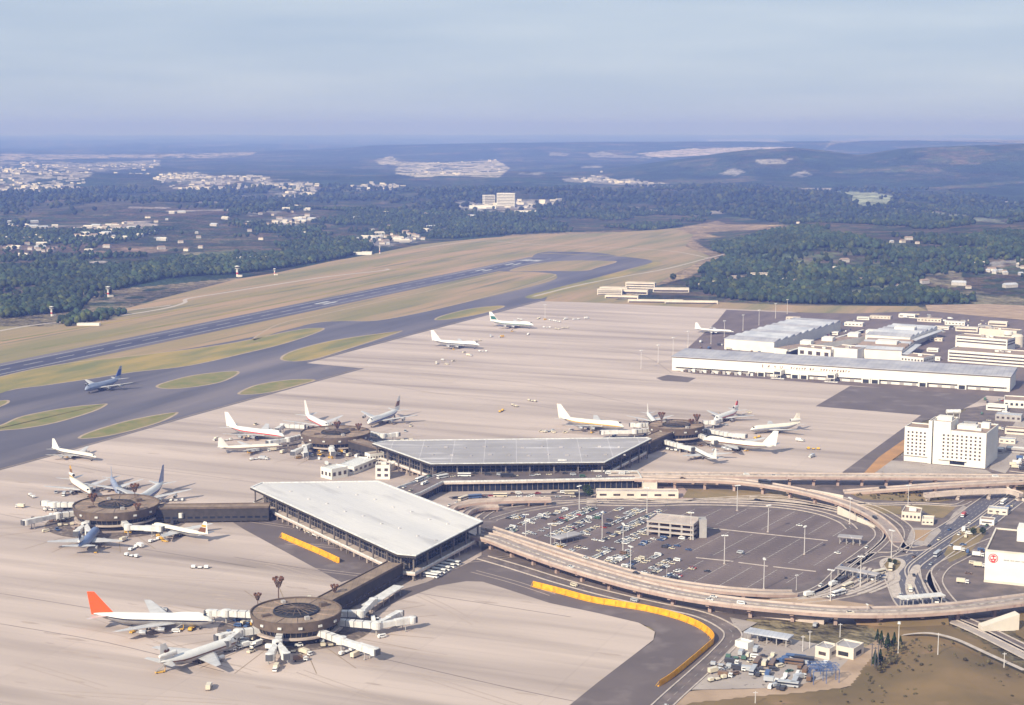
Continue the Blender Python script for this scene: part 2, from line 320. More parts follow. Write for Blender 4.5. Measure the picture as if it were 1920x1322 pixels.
# cover of the land beyond the airfield: (outline, colour, strength, broken-up share)
PALE = (.46, .38, .35); TANF = (.30, .20, .14); GRN = (.13, .16, .075); TOWN = (.30, .27, .26); BRN = (.14, .09, .07); OLV = (.09, .11, .05)
COVER = [
 ([(0,289),(150,290),(300,289),(400,287),(480,285),(470,292),(400,296),(250,296),(120,298),(0,302)], PALE, .75, .35),
 ([(0,304),(60,300),(160,306),(300,300),(300,312),(260,318),(180,322),(150,342),(60,350),(0,350)], TOWN, .9, .5),
 ([(275,333),(320,325),(370,322),(400,330),(470,328),(550,338),(545,345),(430,345),(370,352),(330,345)], TOWN, .9, .45),
 ([(505,355),(560,340),(600,345),(590,365),(540,372),(500,365)], TOWN, .8, .5),
 ([(455,398),(520,390),(600,405),(560,432),(500,425)], TOWN, .8, .62),
 ([(650,350),(700,344),(760,350),(740,357),(670,357)], TOWN, .9, .4),
 ([(700,300),(735,292),(745,303),(840,305),(930,300),(957,315),(935,333),(860,330),(790,333),(740,326),(745,312),(712,308)], (.48,.42,.36), .9, .3),
 ([(835,385),(860,375),(915,384),(960,375),(1050,374),(1058,382),(1000,388),(1005,402),(930,402),(870,395)], TOWN, .85, .35),
 ([(1030,285),(1070,288),(1060,293),(1032,292)], TOWN, .8, .3), ([(1100,288),(1130,284),(1160,291),(1225,293),(1220,297),(1110,295)], TOWN, .85, .3),
 ([(1190,288),(1290,279),(1450,275),(1490,277),(1400,281),(1320,291),(1240,296)], (.5,.42,.42), .9, .1),
 ([(1325,262),(1450,261),(1470,267),(1400,265),(1330,265)], TOWN, .95, 0), ([(1540,285),(1560,270),(1640,262),(1920,268),(1920,262),(1700,255),(1560,262)], PALE, .4, .1),
 ([(1415,298),(1490,297),(1470,308),(1425,308)], (.45,.40,.38), .7, .1), ([(1350,325),(1375,315),(1398,322),(1380,330),(1355,330)], TOWN, .8, .4), ([(1480,330),(1505,319),(1525,328),(1500,333)], TOWN, .8, .35),
 ([(970,325),(1020,322),(1022,328),(975,328)], TOWN, .7, .3), ([(1088,312),(1130,311),(1130,315),(1090,315)], TOWN, .8, .2),
 ([(1052,336),(1075,332),(1095,338),(1125,326),(1150,338),(1188,334),(1190,340),(1254,344),(1253,352),(1150,346),(1060,340)], TOWN, .85, .25),
 ([(1475,353),(1560,353),(1560,357),(1480,356)], PALE, .7, .1),
 ([(1562,359),(1640,361),(1677,368),(1668,383),(1610,386),(1590,371)], (.36,.38,.26), .85, .1),
 ([(1560,378),(1600,386),(1700,392),(1800,402),(1870,412),(1890,420),(1790,410),(1720,400),(1640,395)], (.26,.27,.2), .6, .3),
 ([(1840,376),(1920,379),(1920,383),(1845,380)], PALE, .6, .1), ([(1190,388),(1245,396),(1230,398),(1195,392)], PALE, .6, .1),
 ([(1290,400),(1350,394),(1360,400),(1300,406)], PALE, .45, .3), ([(1410,403),(1450,396),(1440,402)], PALE, .7, .1), ([(1480,404),(1540,402),(1540,408),(1490,408)], PALE, .3, .3),
 ([(900,452),(960,440),(1060,436),(1130,434),(1220,436),(1290,424),(1345,414),(1362,420),(1480,422),(1486,430),(1380,432),(1320,436),(1350,445),(1300,450),(1330,470),(1365,478),(1330,500),(1290,520),(1180,550),(1100,560),(1000,500)], (.30,.215,.13), .9, 0),
 ([(1350,525),(1360,517),(1400,514),(1440,516),(1420,520),(1380,532)], (.42,.33,.26), .85, .1), ([(1415,516),(1440,514),(1443,522),(1420,524)], (.62,.50,.28), 1, 0),
 ([(1500,450),(1600,440),(1700,455),(1720,470),(1620,475),(1540,470)], OLV, .7, .3), ([(1320,445),(1420,440),(1430,470),(1380,490),(1370,475)], OLV, .4, .4),
 ([(1370,480),(1500,470),(1640,478),(1720,490),(1700,505),(1560,510),(1440,500)], GRN, .6, .3), ([(1790,462),(1870,462),(1860,470),(1800,470)], TANF, .8, .1),
 ([(1730,515),(1800,505),(1810,535),(1780,540),(1740,528)], (.25,.21,.13), .8, .2), ([(1580,540),(1690,532),(1690,545),(1600,556)], (.2,.2,.1), .7, .2), ([(1850,492),(1920,485),(1920,495),(1860,500)], TOWN, .6, .5),
 ([(1770,548),(1830,545),(1920,560),(1920,574),(1830,570)], (.25,.22,.13), .6, .4),
 # left-hand farmland
 ([(0,420),(60,417),(110,422),(180,418),(175,428),(60,430),(0,432)], TOWN, .45, .62), ([(130,425),(190,420),(285,412),(300,425),(250,432),(170,436)], PALE, .7, .35),
 ([(0,448),(60,440),(110,446),(90,460),(0,462)], TOWN, .4, .55), ([(135,440),(220,438),(240,452),(180,458),(140,452)], TOWN, .6, .5), ([(35,466),(110,462),(110,466),(40,470)], PALE, .8, .1),
 ([(0,462),(140,455),(280,460),(250,480),(120,482),(0,480)], BRN, .7, .25), ([(160,472),(240,463),(330,464),(300,474),(200,478)], TANF, .7, .25), ([(0,492),(70,490),(70,500),(0,503)], BRN, .9, .1),
 ([(150,488),(205,490),(204,494),(152,494)], PALE, .7, .1), ([(110,500),(40,505),(60,515),(120,512)], GRN, .7, .3), ([(0,540),(60,535),(90,545),(40,560),(0,562)], BRN, .8, .2), ([(0,517),(20,517),(20,520),(0,520)], PALE, .7, 0),
 ([(328,478),(340,473),(420,474),(430,480),(390,487),(335,485)], (.25,.22,.13), .9, .2), ([(385,472),(440,470),(430,484),(410,488)], GRN, .8, .2),
 ([(200,395),(300,388),(440,392),(430,402),(260,408)], BRN, .6, .4), ([(0,380),(200,372),(400,380),(560,384),(500,392),(200,392),(0,400)], (.09,.08,.07), .5, .4),
 ([(240,388),(320,389),(320,391),(240,391)], PALE, .8, 0), ([(370,378),(410,378),(410,380),(370,380)], PALE, .8, 0), ([(430,368),(475,367),(475,370),(430,371)], TOWN, .8, 0), ([(290,445),(300,444),(300,447),(290,447)], TOWN, .9, 0),
 ([(660,452),(700,440),(780,436),(800,452),(730,462),(690,460)], TOWN, .8, .45), ([(800,430),(840,428),(842,434),(805,434)], TOWN, .6, .4), ([(310,395),(445,392),(445,394),(310,397)], PALE, .6, 0),
 ([(640,400),(760,395),(900,405),(960,420),(850,428),(700,425)], (.06,.075,.045), .5, .3), ([(520,455),(640,445),(700,470),(560,490)], OLV, .6, .4),
 ([(130,550),(300,535),(400,525),(450,520),(440,530),(300,552),(190,600),(0,640),(0,598),(120,592),(160,575)], (.26,.2,.13), .8, .15),
 ([(200,555),(330,540),(440,526),(430,540),(300,560),(260,575),(190,580)], (.10,.085,.07), .75, .25), ([(20,600),(150,585),(170,600),(60,625)], (.09,.11,.06), .8, .3),
]
def terrain():
    th = np.concatenate([np.linspace(-180, -26, 50, endpoint=False), np.arange(-26, -20, .2), np.arange(-20, 20, .075), np.arange(20, 26, .2), np.linspace(26, 180, 50)])
    th = th[:-1]; th = np.radians(90 - th)
    rr = np.concatenate([[1, 60, 150, 300, 500, 700], np.geomspace(900, 1800, 14, endpoint=False), np.geomspace(1800, 18000, 430), np.geomspace(18800, 60000, 20)])
    A, Rr = np.meshgrid(th, rr); X = Rr * np.cos(A); Y = Rr * np.sin(A); Z = height(X, Y) - .35
    n, m = X.shape
    me = bpy.data.meshes.new('terrain'); co = np.stack([X, Y, Z], -1).reshape(-1, 3)
    i, j = np.meshgrid(np.arange(n - 1), np.arange(m), indexing='ij'); j2 = (j + 1) % m
    q = np.stack([i * m + j, i * m + j2, (i + 1) * m + j2, (i + 1) * m + j], -1).reshape(-1, 4)
    me.vertices.add(len(co)); me.vertices.foreach_set('co', co.ravel()); me.loops.add(q.size); me.loops.foreach_set('vertex_index', q.ravel())
    me.polygons.add(len(q)); me.polygons.foreach_set('loop_start', np.arange(0, q.size, 4)); me.polygons.foreach_set('loop_total', np.full(len(q), 4))
    me.update(calc_edges=True); me.polygons.foreach_set('use_smooth', np.ones(len(q), bool))
    x, y, z = co.T; d = np.hypot(x, y)
    f = fbm(x / 260, y / 260, 4, 51); g = fbm(x / 90, y / 90, 3, 61); forest = np.array((.024, .040, .024))
    col = forest[None] * (0.6 + 1.0 * f[:, None] + .5 * (g[:, None] - .5))
    # farm strips and clearings
    fs = fbm(x / 330 + 5, y / 200, 4, 71); k = sstep(.57, .62, fs) * .7; kinds = fbm(x / 60, y / 40, 2, 81)
    alt = np.where(kinds[:, None] > .55, np.array((.17, .12, .08))[None], np.array((.085, .095, .05))[None]); col = col * (1 - k[:, None]) + alt * k[:, None]
    gn = fbm(x / 210, y / 210 * .6, 3, 77); kg = (1 - sstep(.41, .46, gn)) * .8; k3 = fbm(x / 75, y / 28, 2, 83); k4 = fbm(x / 38, y / 30, 2, 85)
    fc = np.where(k3[:, None] > .6, np.array((.17, .12, .075))[None], np.where(k3[:, None] > .47, np.array((.075, .09, .04))[None], np.where(k4[:, None] > .5, np.array((.10, .075, .05))[None], np.array((.045, .062, .03))[None])))
    fc = fc * .72; kg = kg * (1 - .6 * sstep(4600, 7000, d)); col = col * (1 - kg[:, None]) + fc * kg[:, None]
    with np.errstate(all='ignore'):
        px, py = to_px(x, y, z)
    front = (y > 800) & (np.abs(px - 960) < 1400)
    brk = fbm(x / 45, y / 45, 3, 91) * .6 + fbm(x / 160, y / 160, 2, 95) * .4
    for poly, c, st, share in COVER:
        b = np.array(poly); ii = np.where(front & (px > b[:, 0].min()) & (px < b[:, 0].max()) & (py > b[:, 1].min()) & (py < b[:, 1].max()))[0]
        if not len(ii): continue
        ii = ii[inpoly(px[ii], py[ii], poly)]
        s_ = st * (1 if share == 0 else sstep(.28 + .36 * share, .36 + .36 * share, brk[ii])); s_ = np.asarray(s_) * np.ones(len(ii))
        col[ii] = col[ii] * (1 - s_[:, None]) + np.array(c)[None] * s_[:, None]
    near = (d < 2600) | (y < 100); col[near] = np.array((.16, .13, .08))
    ca = me.color_attributes.new('Cover', 'FLOAT_COLOR', 'POINT'); ca.data.foreach_set('color', np.concatenate([col, np.ones((len(col), 1))], 1).ravel().astype(np.float32))
    vmat('land_cover', scales=[(.006, .35), (.03, .45), (.15, .3)], bump=(.06, 14)); me.materials.append(M['land_cover'])
    o = bpy.data.objects.new('terrain', me); C.objects.link(o); tag(o, kind='structure')
terrain()
# ================================================================ airfield surfaces
sheet('airfield_grass', [(-500,760),(0,612),(95,612),(190,592),(300,560),(450,522),(515,512),(620,490),(700,476),(790,458),(900,447),(1000,440),(1120,437),(1200,433),(1262,428),(1300,440),(1285,462),(1330,480),(1300,497),(1262,515),(1210,545),(1120,572),(1000,640),(700,760),(200,960),(-500,1200)], -.1, 'dry_grass')
RW0, RW1 = P(-160, 727), P(1003, 487)
rd = (RW1 - RW0).normalized(); rn = Vector((-rd.y, rd.x, 0))
b = MB(); path = [RW0 + rd * t for t in np.linspace(0, (RW1 - RW0).length + 40, 40)]; ribbon(b, path, 46); tag(b.build('runway', 'asphalt_runway'), kind='structure').location.z = .06
b = MB(); path2 = [RW0 + rd * t for t in np.linspace(0, (RW1 - RW0).length + 60, 40)]; ribbon(b, path2, 72); tag(b.build('runway_shoulder', 'asphalt_taxi'), kind='structure').location.z = .03
b = MB(); ribbon(b, path, .9, .10, off=22.2); ribbon(b, path, .9, .10, off=-22.2); dashes(b, path, 1, 36, 24, .10)
LR = (RW1 - RW0).length
for t in (900, 1700, LR - 300):
    for s_ in (-9, -6, 6, 9): ribbon(b, [RW0 + rd * t, RW0 + rd * (t + 45)], 2.2, .10, off=s_)
for k in range(-5, 6):
    if k: ribbon(b, [RW0 + rd * (LR - 40), RW0 + rd * LR], 2.0, .10, off=k * 3.6)
tag(b.build('runway_marking', 'paint_white'), kind='structure')
# taxiways and the islands between them
TAXI = [(-300,800),(0,705),(125,682),(250,668),(400,646),(540,618),(600,604),(708,600),(800,584),(870,568),(960,546),(1030,528),(1045,517),(1020,511),(950,509),(925,506),(985,491),(1010,474),(1060,472),(1120,474),(1160,480),(1210,486),(1222,492),(1180,504),(1120,520),(1050,538),(1000,552),(985,558),(1020,566),(690,690),(560,770),(0,890),(-300,990)]
sheet('taxiway', TAXI, .012, 'asphalt_taxi', 3)
def island(name, pts, green=None, z=.045, m='mown_grass', sm=5):
    sheet('island_verge', pts, z, 'sand_edge', sm)
    p = smooth(PP(pts), sm, True); c = sum(p, Vector()) / len(p)
    inn = []
    for i, q in enumerate(p):
        a = p[i - 1]; d = p[(i + 1) % len(p)]; t = Vector((d.x - a.x, d.y - a.y, 0)).normalized(); nn = Vector((-t.y, t.x, 0))
        if nn.dot(c - q) < 0 and (c - q).length > 0: nn = -nn
        inn.append(q + nn * 3.0)
    sheet(name, inn, z + .03, m, 0, True)
island('grass_strip', [(-260,778),(0,706),(125,681),(250,667),(417,646),(542,621),(585,615),(608,618),(542,642),(458,663),(354,686),(250,698),(167,711),(83,723),(0,736),(-260,800)])
island('grass_strip', [(470,638),(520,622),(590,606),(640,602),(708,601),(800,584),(900,560),(1000,532),(1042,517),(1030,513),(985,512),(900,521),(800,546),(700,568),(600,590),(520,608)], m='dry_grass')
island('grass_island', [(527,675),(545,659),(625,638),(729,623),(752,622),(667,650),(583,675)])
island('grass_island', [(815,600),(828,592),(880,579),(935,573),(945,576),(905,588),(850,598)])
island('grass_island', [(955,508),(1000,495),(1060,489),(1130,489),(1157,491),(1120,502),(1093,508),(1020,508)], m='dry_grass')
island('grass_island', [(294,722),(354,705),(417,697),(450,698),(417,716),(354,727),(308,729)], m='green_grass')
island('grass_island', [(445,739),(479,722),(542,712),(592,712),(558,723),(500,737)], m='green_grass')
island('grass_island', [(-60,815),(0,797),(42,780),(125,764),(183,758),(202,758),(175,772),(104,793),(42,804),(0,808),(-60,818)], m='green_grass')
island('grass_island', [(146,822),(167,810),(229,791),(292,778),(335,773),(308,789),(250,807),(188,820)], m='green_grass')
island('grass_island', [(-80,770),(-40,756),(0,751),(18,751),(12,758),(-20,768)], m='green_grass')
sheet('grass_strip', [(985,556),(1050,538),(1130,518),(1190,503),(1225,492),(1240,495),(1180,514),(1100,536),(1040,550),(1015,560)], .05, 'mown_grass', 3)
# perimeter roads and pale lines in the grass
def road(name, px, wd, z, m, world=False, sm=6):
    p = smooth(px if world else PP(px), sm); b = MB(); ribbon(b, p, wd); o = b.build(name, m); o.location.z = z; return tag(o, kind='structure')
road('perimeter_road', [(-60,632),(60,610),(180,598),(300,580),(345,568),(352,560),(420,549),(520,533),(620,518),(720,507),(724,504)], 7, .02, 'kerb')
road('perimeter_road', [(180,592),(230,583),(300,575),(320,572)], 5, .02, 'kerb')
road('perimeter_road', [(1000,556),(1080,536),(1160,520),(1240,506),(1290,494),(1320,486),(1360,476)], 6, .06, 'kerb')
road('service_track', [(790,465),(900,452),(1000,458),(1100,462),(1250,470),(1330,484)], 5, .03, 'kerb')
for q in ([(0,640),(200,606),(350,578),(500,550),(700,515),(850,480)], [(60,655),(300,612),(600,553),(800,508)], [(560,575),(800,527),(960,500)], [(900,470),(1100,478),(1250,484)], [(700,500),(860,470),(1000,452),(1100,448)]):
    road('mown_track', q, 9, .02, 'mown_grass')
# the concrete apron
APRON = [(-700,1110),(0,882),(92,857),(354,782),(683,691),(575,681),(800,621),(1015,565),(1100,567),(1360,579),(1480,584),(1600,600),(1500,660),(1300,680),(1900,742),(1850,760),(1727,779),(1579,887),(1500,900),(1100,905),(900,960),(905,1091),(941,1102),(1031,1131),(1122,1150),(1198,1168),(1228,1185),(1225,1200),(1182,1233),(1122,1279),(1040,1345),(900,1480),(-100,1600),(-900,1400)]
sheet('apron', APRON, .10, 'concrete_apron')
AR = [(905,1091),(941,1102),(1031,1131),(1122,1150),(1198,1168),(1222,1178),(1230,1188),(1225,1202),(1182,1233),(1122,1279),(1040,1345)]
sheet('asphalt_strip', [(820,1099),(874,1090)] + AR + [(1180,1345),(1290,1300),(1345,1225),(1372,1190),(1310,1160),(1200,1128),(1080,1096),(960,1055),(905,1040),(880,1055),(800,1092),(745,1108),(700,1150),(745,1128)], .14, 'asphalt_dark')
sheet('asphalt_strip', [(436,979),(456,992),(640,1092),(690,1076),(720,1060),(610,1015),(520,968),(510,960)], .14, 'asphalt_dark')
sheet('asphalt_apron', [(1529,762),(1594,724),(1700,730),(1850,742),(1830,755),(1800,770),(1730,790),(1700,820),(1695,845),(1640,887),(1579,886),(1727,778.5)], .14, 'asphalt_dark')
sheet('asphalt_patch', [(1230,709),(1252,703),(1270,705),(1305,709),(1290,717),(1242,714)], .14, 'asphalt_dark')
sheet('soil_bank', [(1620,887),(1647,858),(1684,832),(1697,823),(1697,845),(1670,865),(1640,887)], .18, 'orange_soil')
for cpx, r_ in (((555,1175),30), ((220,978),36), ((630,835),37), ((1270,820),31)):
    c_ = P(*cpx); b = MB(); n_ = 48
    rr_ = [[(c_.x + q * math.cos(2*math.pi*k/n_), c_.y + q * math.sin(2*math.pi*k/n_), .14) for k in range(n_)] for q in (r_ + 14, r_ - 3)]
    b.loft(rr_, cap=False); tag(b.build('service_ring', 'ring_asphalt'), kind='structure'); b = MB()
    for k in range(24):
        a0 = 2*math.pi*k/24
        if k % 3: b.bar((c_.x + (r_ + 15) * math.cos(a0), c_.y + (r_ + 15) * math.sin(a0), 0), (c_.x + (r_ + 52) * math.cos(a0), c_.y + (r_ + 52) * math.sin(a0), 0), .5, .145, .15)
    for q in (r_ + 14, r_ + 1.6): p = [Vector((c_.x + q * math.cos(2*math.pi*k/60), c_.y + q * math.sin(2*math.pi*k/60), 0)) for k in range(61)]; ribbon(b, p, .4, .155)
    tag(b.build('stand_marking', 'stand_line'), kind='structure')
rs = random.Random(77); b = MB()
for k in range(150):
    px_, py_ = rs.uniform(0, 1500), rs.uniform(600, 1310); g = P(px_, py_)
    if not inpoly(np.array([px_]), np.array([py_]), APRON)[0]: continue
    s_ = rs.uniform(1.5, 6); n_ = 9; b.add([tuple(Vector((g.x, g.y, .135 + k * 1e-5)) + GU * s_ * rs.uniform(.7, 1.2) * math.cos(2*math.pi*j/n_) * 1.6 + GV * s_ * .35 * rs.uniform(.5, 1.2) * math.sin(2*math.pi*j/n_)) for j in range(n_)], [tuple(range(n_))])
tag(b.build('apron_patch', 'apron_stain'), kind='structure')
b = MB()
for k in range(60):
    px_, py_ = rs.uniform(0, 1500), rs.uniform(640, 1300); g = P(px_, py_)
    if not inpoly(np.array([px_]), np.array([py_]), APRON)[0]: continue
    if px_ > 900 and py_ > 1040: continue
    L_ = rs.uniform(30, 120); d_ = (GU * 1 + GV * rs.uniform(-.5, .5)).normalized(); n1 = Vector((-d_.y, d_.x, 0)); cv = rs.uniform(-20, 20); p = smooth([g, g + d_ * L_ / 2 + n1 * cv * .4, g + d_ * L_ + n1 * cv], 6)
    for o_ in (-2.4, 2.4): ribbon(b, p, .8, .142 + k * 1e-5, off=o_)
tag(b.build('tyre_track', 'apron_stain'), kind='structure')
# pavement edge lines and joints on the apron
b = MB()
for q in ([(0,880),(92,855),(354,780),(690,687)], [(575,679),(800,619),(1015,563)]):
    p = PP(q, .0); ribbon(b, p, 1.2, .15)
tag(b.build('apron_edge_line', 'sand_edge'), kind='structure')
b = MB()
for q in ([(0,1113),(170,1141),(400,1180)], [(720,1236),(950,1289),(1090,1318)], [(750,1107),(960,1140),(1070,1157)], [(440,1045),(620,1075)], [(0,964),(130,990)], [(240,1025),(480,1065)], [(0,850),(200,885),(300,900)], [(200,870),(330,885),(480,905)], [(790,700),(1000,720),(1200,760)], [(600,700),(800,735),(1000,760),(1180,790)], [(960,640),(1180,660),(1260,700)], [(0,1170),(200,1205),(420,1260)]):
    ribbon(b, smooth(PP(q), 4), .55, .15)
tag(b.build('apron_guide_line', 'joint_dark'), kind='structure')
# ================================================================ terminal buildings
def inset(poly, d):
    n = len(poly); a = sum(poly[i].x * poly[(i+1) % n].y - poly[(i+1) % n].x * poly[i].y for i in range(n)); s = 1 if a > 0 else -1
    out = []
    for i in range(n):
        p0, p1, p2 = poly[i-1], poly[i], poly[(i+1) % n]
        t1 = Vector((p1.x-p0.x, p1.y-p0.y)).normalized(); t2 = Vector((p2.x-p1.x, p2.y-p1.y)).normalized()
        n1 = Vector((-t1.y, t1.x)) * s; n2 = Vector((-t2.y, t2.x)) * s; k = 1 + n1.dot(n2)
        m = (n1 + n2) / max(k, .35); out.append(Vector((p1.x + m.x * d, p1.y + m.y * d, p1.z)))
    return out
def cent(poly): c = sum((Vector(p) for p in poly), Vector()) / len(poly); return Vector((c.x, c.y, 0))
def edgeposts(b, poly, step, z0, z1, r, out=.3, mi=0):
    n = len(poly)
    for i in range(n):
        a, c = poly[i], poly[(i+1) % n]; L = math.hypot(c.x-a.x, c.y-a.y); k = max(1, int(L / step)); t = (c - a).normalized()
        for j in range(k + 1):
            p = a + (c - a) * (j / k); b.mark(); b.box((p.x, p.y), r, r, z0, z1, math.atan2(t.y, t.x), mi)
def loopwall(b, poly, th, z0, z1, mi=0):
    o = inset(poly, -th / 2); i_ = inset(poly, th / 2); n = len(poly)
    vs = [(p.x, p.y, z0) for p in o] + [(p.x, p.y, z0) for p in i_] + [(p.x, p.y, z1) for p in i_] + [(p.x, p.y, z1) for p in o]
    f = []
    for k in range(n):
        q = (k + 1) % n
        for r in range(4): s = (r + 1) % 4; f.append((r*n+k, r*n+q, s*n+q, s*n+k))
    b.add(vs, f, mi)
def wing_terminal(name, roofpx, zr, roofmat, label, gl, deck_in, fascia='fascia_dark', rim='paint_white'):
    poly = PP(roofpx, zr); c = cent(poly); t = empty(name, c, label, 'terminal')
    b = MB(); b.prism(poly, zr - 1.5, zr, 0, 1); rf = b.build('roof', [fascia, roofmat], t)
    b = MB(); loopwall(b, inset(poly, .9), 1.6, zr + .004, zr + .5); b.build('roof_edge', rim, rf, origin=c)
    g = inset(poly, gl); b = MB(); b.prism(g, 5.2, zr - 1.5, 0, bottom=False); gw = b.build('glass_wall', 'glass_dark', t)
    b = MB(); edgeposts(b, g, 4.2, 5.2, zr - 1.5, .5); 
    for z in (8.2, 11.4): loopwall(b, g, .5, z, z + .35)
    b.build('mullion', 'mullion', gw, origin=c)
    b = MB(); edgeposts(b, inset(poly, 3.2), 18, 0, zr - 1.5, .9); build_each(b, 'column', 'mullion', t)
    d = inset(poly, deck_in); b = MB(); b.prism(d, 4.0, 5.2); dk = b.build('balcony_deck', 'concrete_pale', t)
    b = MB(); loopwall(b, inset(d, .3), .35, 5.2, 6.3); b.build('parapet', 'paint_white', dk, origin=c)
    lw = inset(poly, gl + 1.5); b = MB(); b.prism(lw, 0, 4.0, bottom=False); l = b.build('lower_wall', 'fascia_dark', t)
    b = MB(); edgeposts(b, inset(d, 2.2), 9, 0, 4.0, .8); build_each(b, 'pier', 'concrete_pale', t)
    return t, poly
NW, nwp = wing_terminal('terminal_wing', [(469,914),(490,905),(710,902),(906,978),(780,1043),(745,1040)], 17, 'roof_white', 'near terminal wing under one broad flat white roof with dark glass walls', 9, 1.5)
SW, swp = wing_terminal('terminal_wing', [(698,832),(727,826),(1213,820.5),(1222,823),(1134.5,867.5),(807,870.5)], 17, 'roof_grey', 'far terminal wing with grey panelled roof and white rim behind the central road deck', 8, 3.5)
b = MB()
for k in range(9):
    for j in range(0, 4, 2):
        q = P(545 + 34 * k + j * 45, 922 + 11.5 * k - j * 4 + (k % 2) * 3, 17); 
        if inpoly(np.array([q.x]), np.array([q.y]), [(p.x, p.y) for p in nwp])[0]: b.mark(); b.box((q.x, q.y), 1.3 + .5 * (j % 2), 1.2, 17.0, 17.8, R(-57))
for k in range(7):
    q = P(500 + 36 * k, 914.5 + 17.5 * k, 17); q2 = P(500 + 36 * k + 150, 914.5 + 17.5 * k - 62, 17); e_ = q + (q2 - q) * 1.0
    if inpoly(np.array([e_.x]), np.array([e_.y]), [(p.x, p.y) for p in nwp])[0] and inpoly(np.array([q.x]), np.array([q.y]), [(p.x, p.y) for p in nwp])[0]: b.mark(); b.bar(q, e_, .35, 17.003, 17.12)
build_each(b, 'roof_vent', 'roof_white', NW)
b = MB()
for k in range(11):
    for j in range(2):
        q = P(800 + 36 * k + j * 11, 838 + j * 15 + (k % 3), 17); b.mark(); b.box((q.x, q.y), 1.6 + (k % 2) * 1.4, 1.4, 17.0, 18.0, 0)
build_each(b, 'roof_vent', 'roof_grey', SW)
b = MB(); q = P(1054, 868, 15); b.box((q.x, q.y), 7, 2.2, 13.0, 17.8, R(0)); b.build('roof_gutter_box', 'paint_white', SW)
def corridor(name, pa, pb, wd, z0, z1, label, mats=('fascia_dark', 'roof_brown'), rim='fascia_brown', legs=True):
    c = (pa + pb) / 2; c.z = 0; t = empty(name, c, label, 'corridor'); d = (pb - pa).normalized(); n = Vector((-d.y, d.x, 0)); a = math.atan2(d.y, d.x)
    b = MB(); b.bar(pa, pb, wd, z0, z1 - .6); wl = b.build('wall', 'fascia_dark', t)
    b = MB(); L = (pb - pa).length
    for s in (-1, 1):
        for zz, hh in ((z0 + 2.2, 1.4),):
            k = int(L / 5)
            for i in range(k): p = pa + d * (L * (i + .5) / k) + n * s * (wd / 2 + .04); b.box((p.x, p.y), 3.6, .1, zz, zz + hh, a)
    b.build('window', 'glass_dark', wl, origin=c)
    b = MB(); b.bar(pa, pb, wd + 1.0, z1 - .6, z1, 0, 1); rf = b.build('roof', [rim, mats[1]], t)
    b = MB()
    for s in (-1, 1): b.mark(); b.bar(pa + n * s * wd / 2, pb + n * s * wd / 2, .5, z1 + .003, z1 + .7)
    build_each(b, 'parapet', rim, rf, origin=c)
    if z0 > .5:
        b = MB(); k = max(2, int(L / 12))
        for i in range(k):
            for s in (-1, 1): p = pa + d * (L * (i + .5) / k) + n * s * wd * .35; b.mark(); b.box((p.x, p.y), .9, .9, 0, z0, a)
        build_each(b, 'column', 'wall_grey', t)
    return t
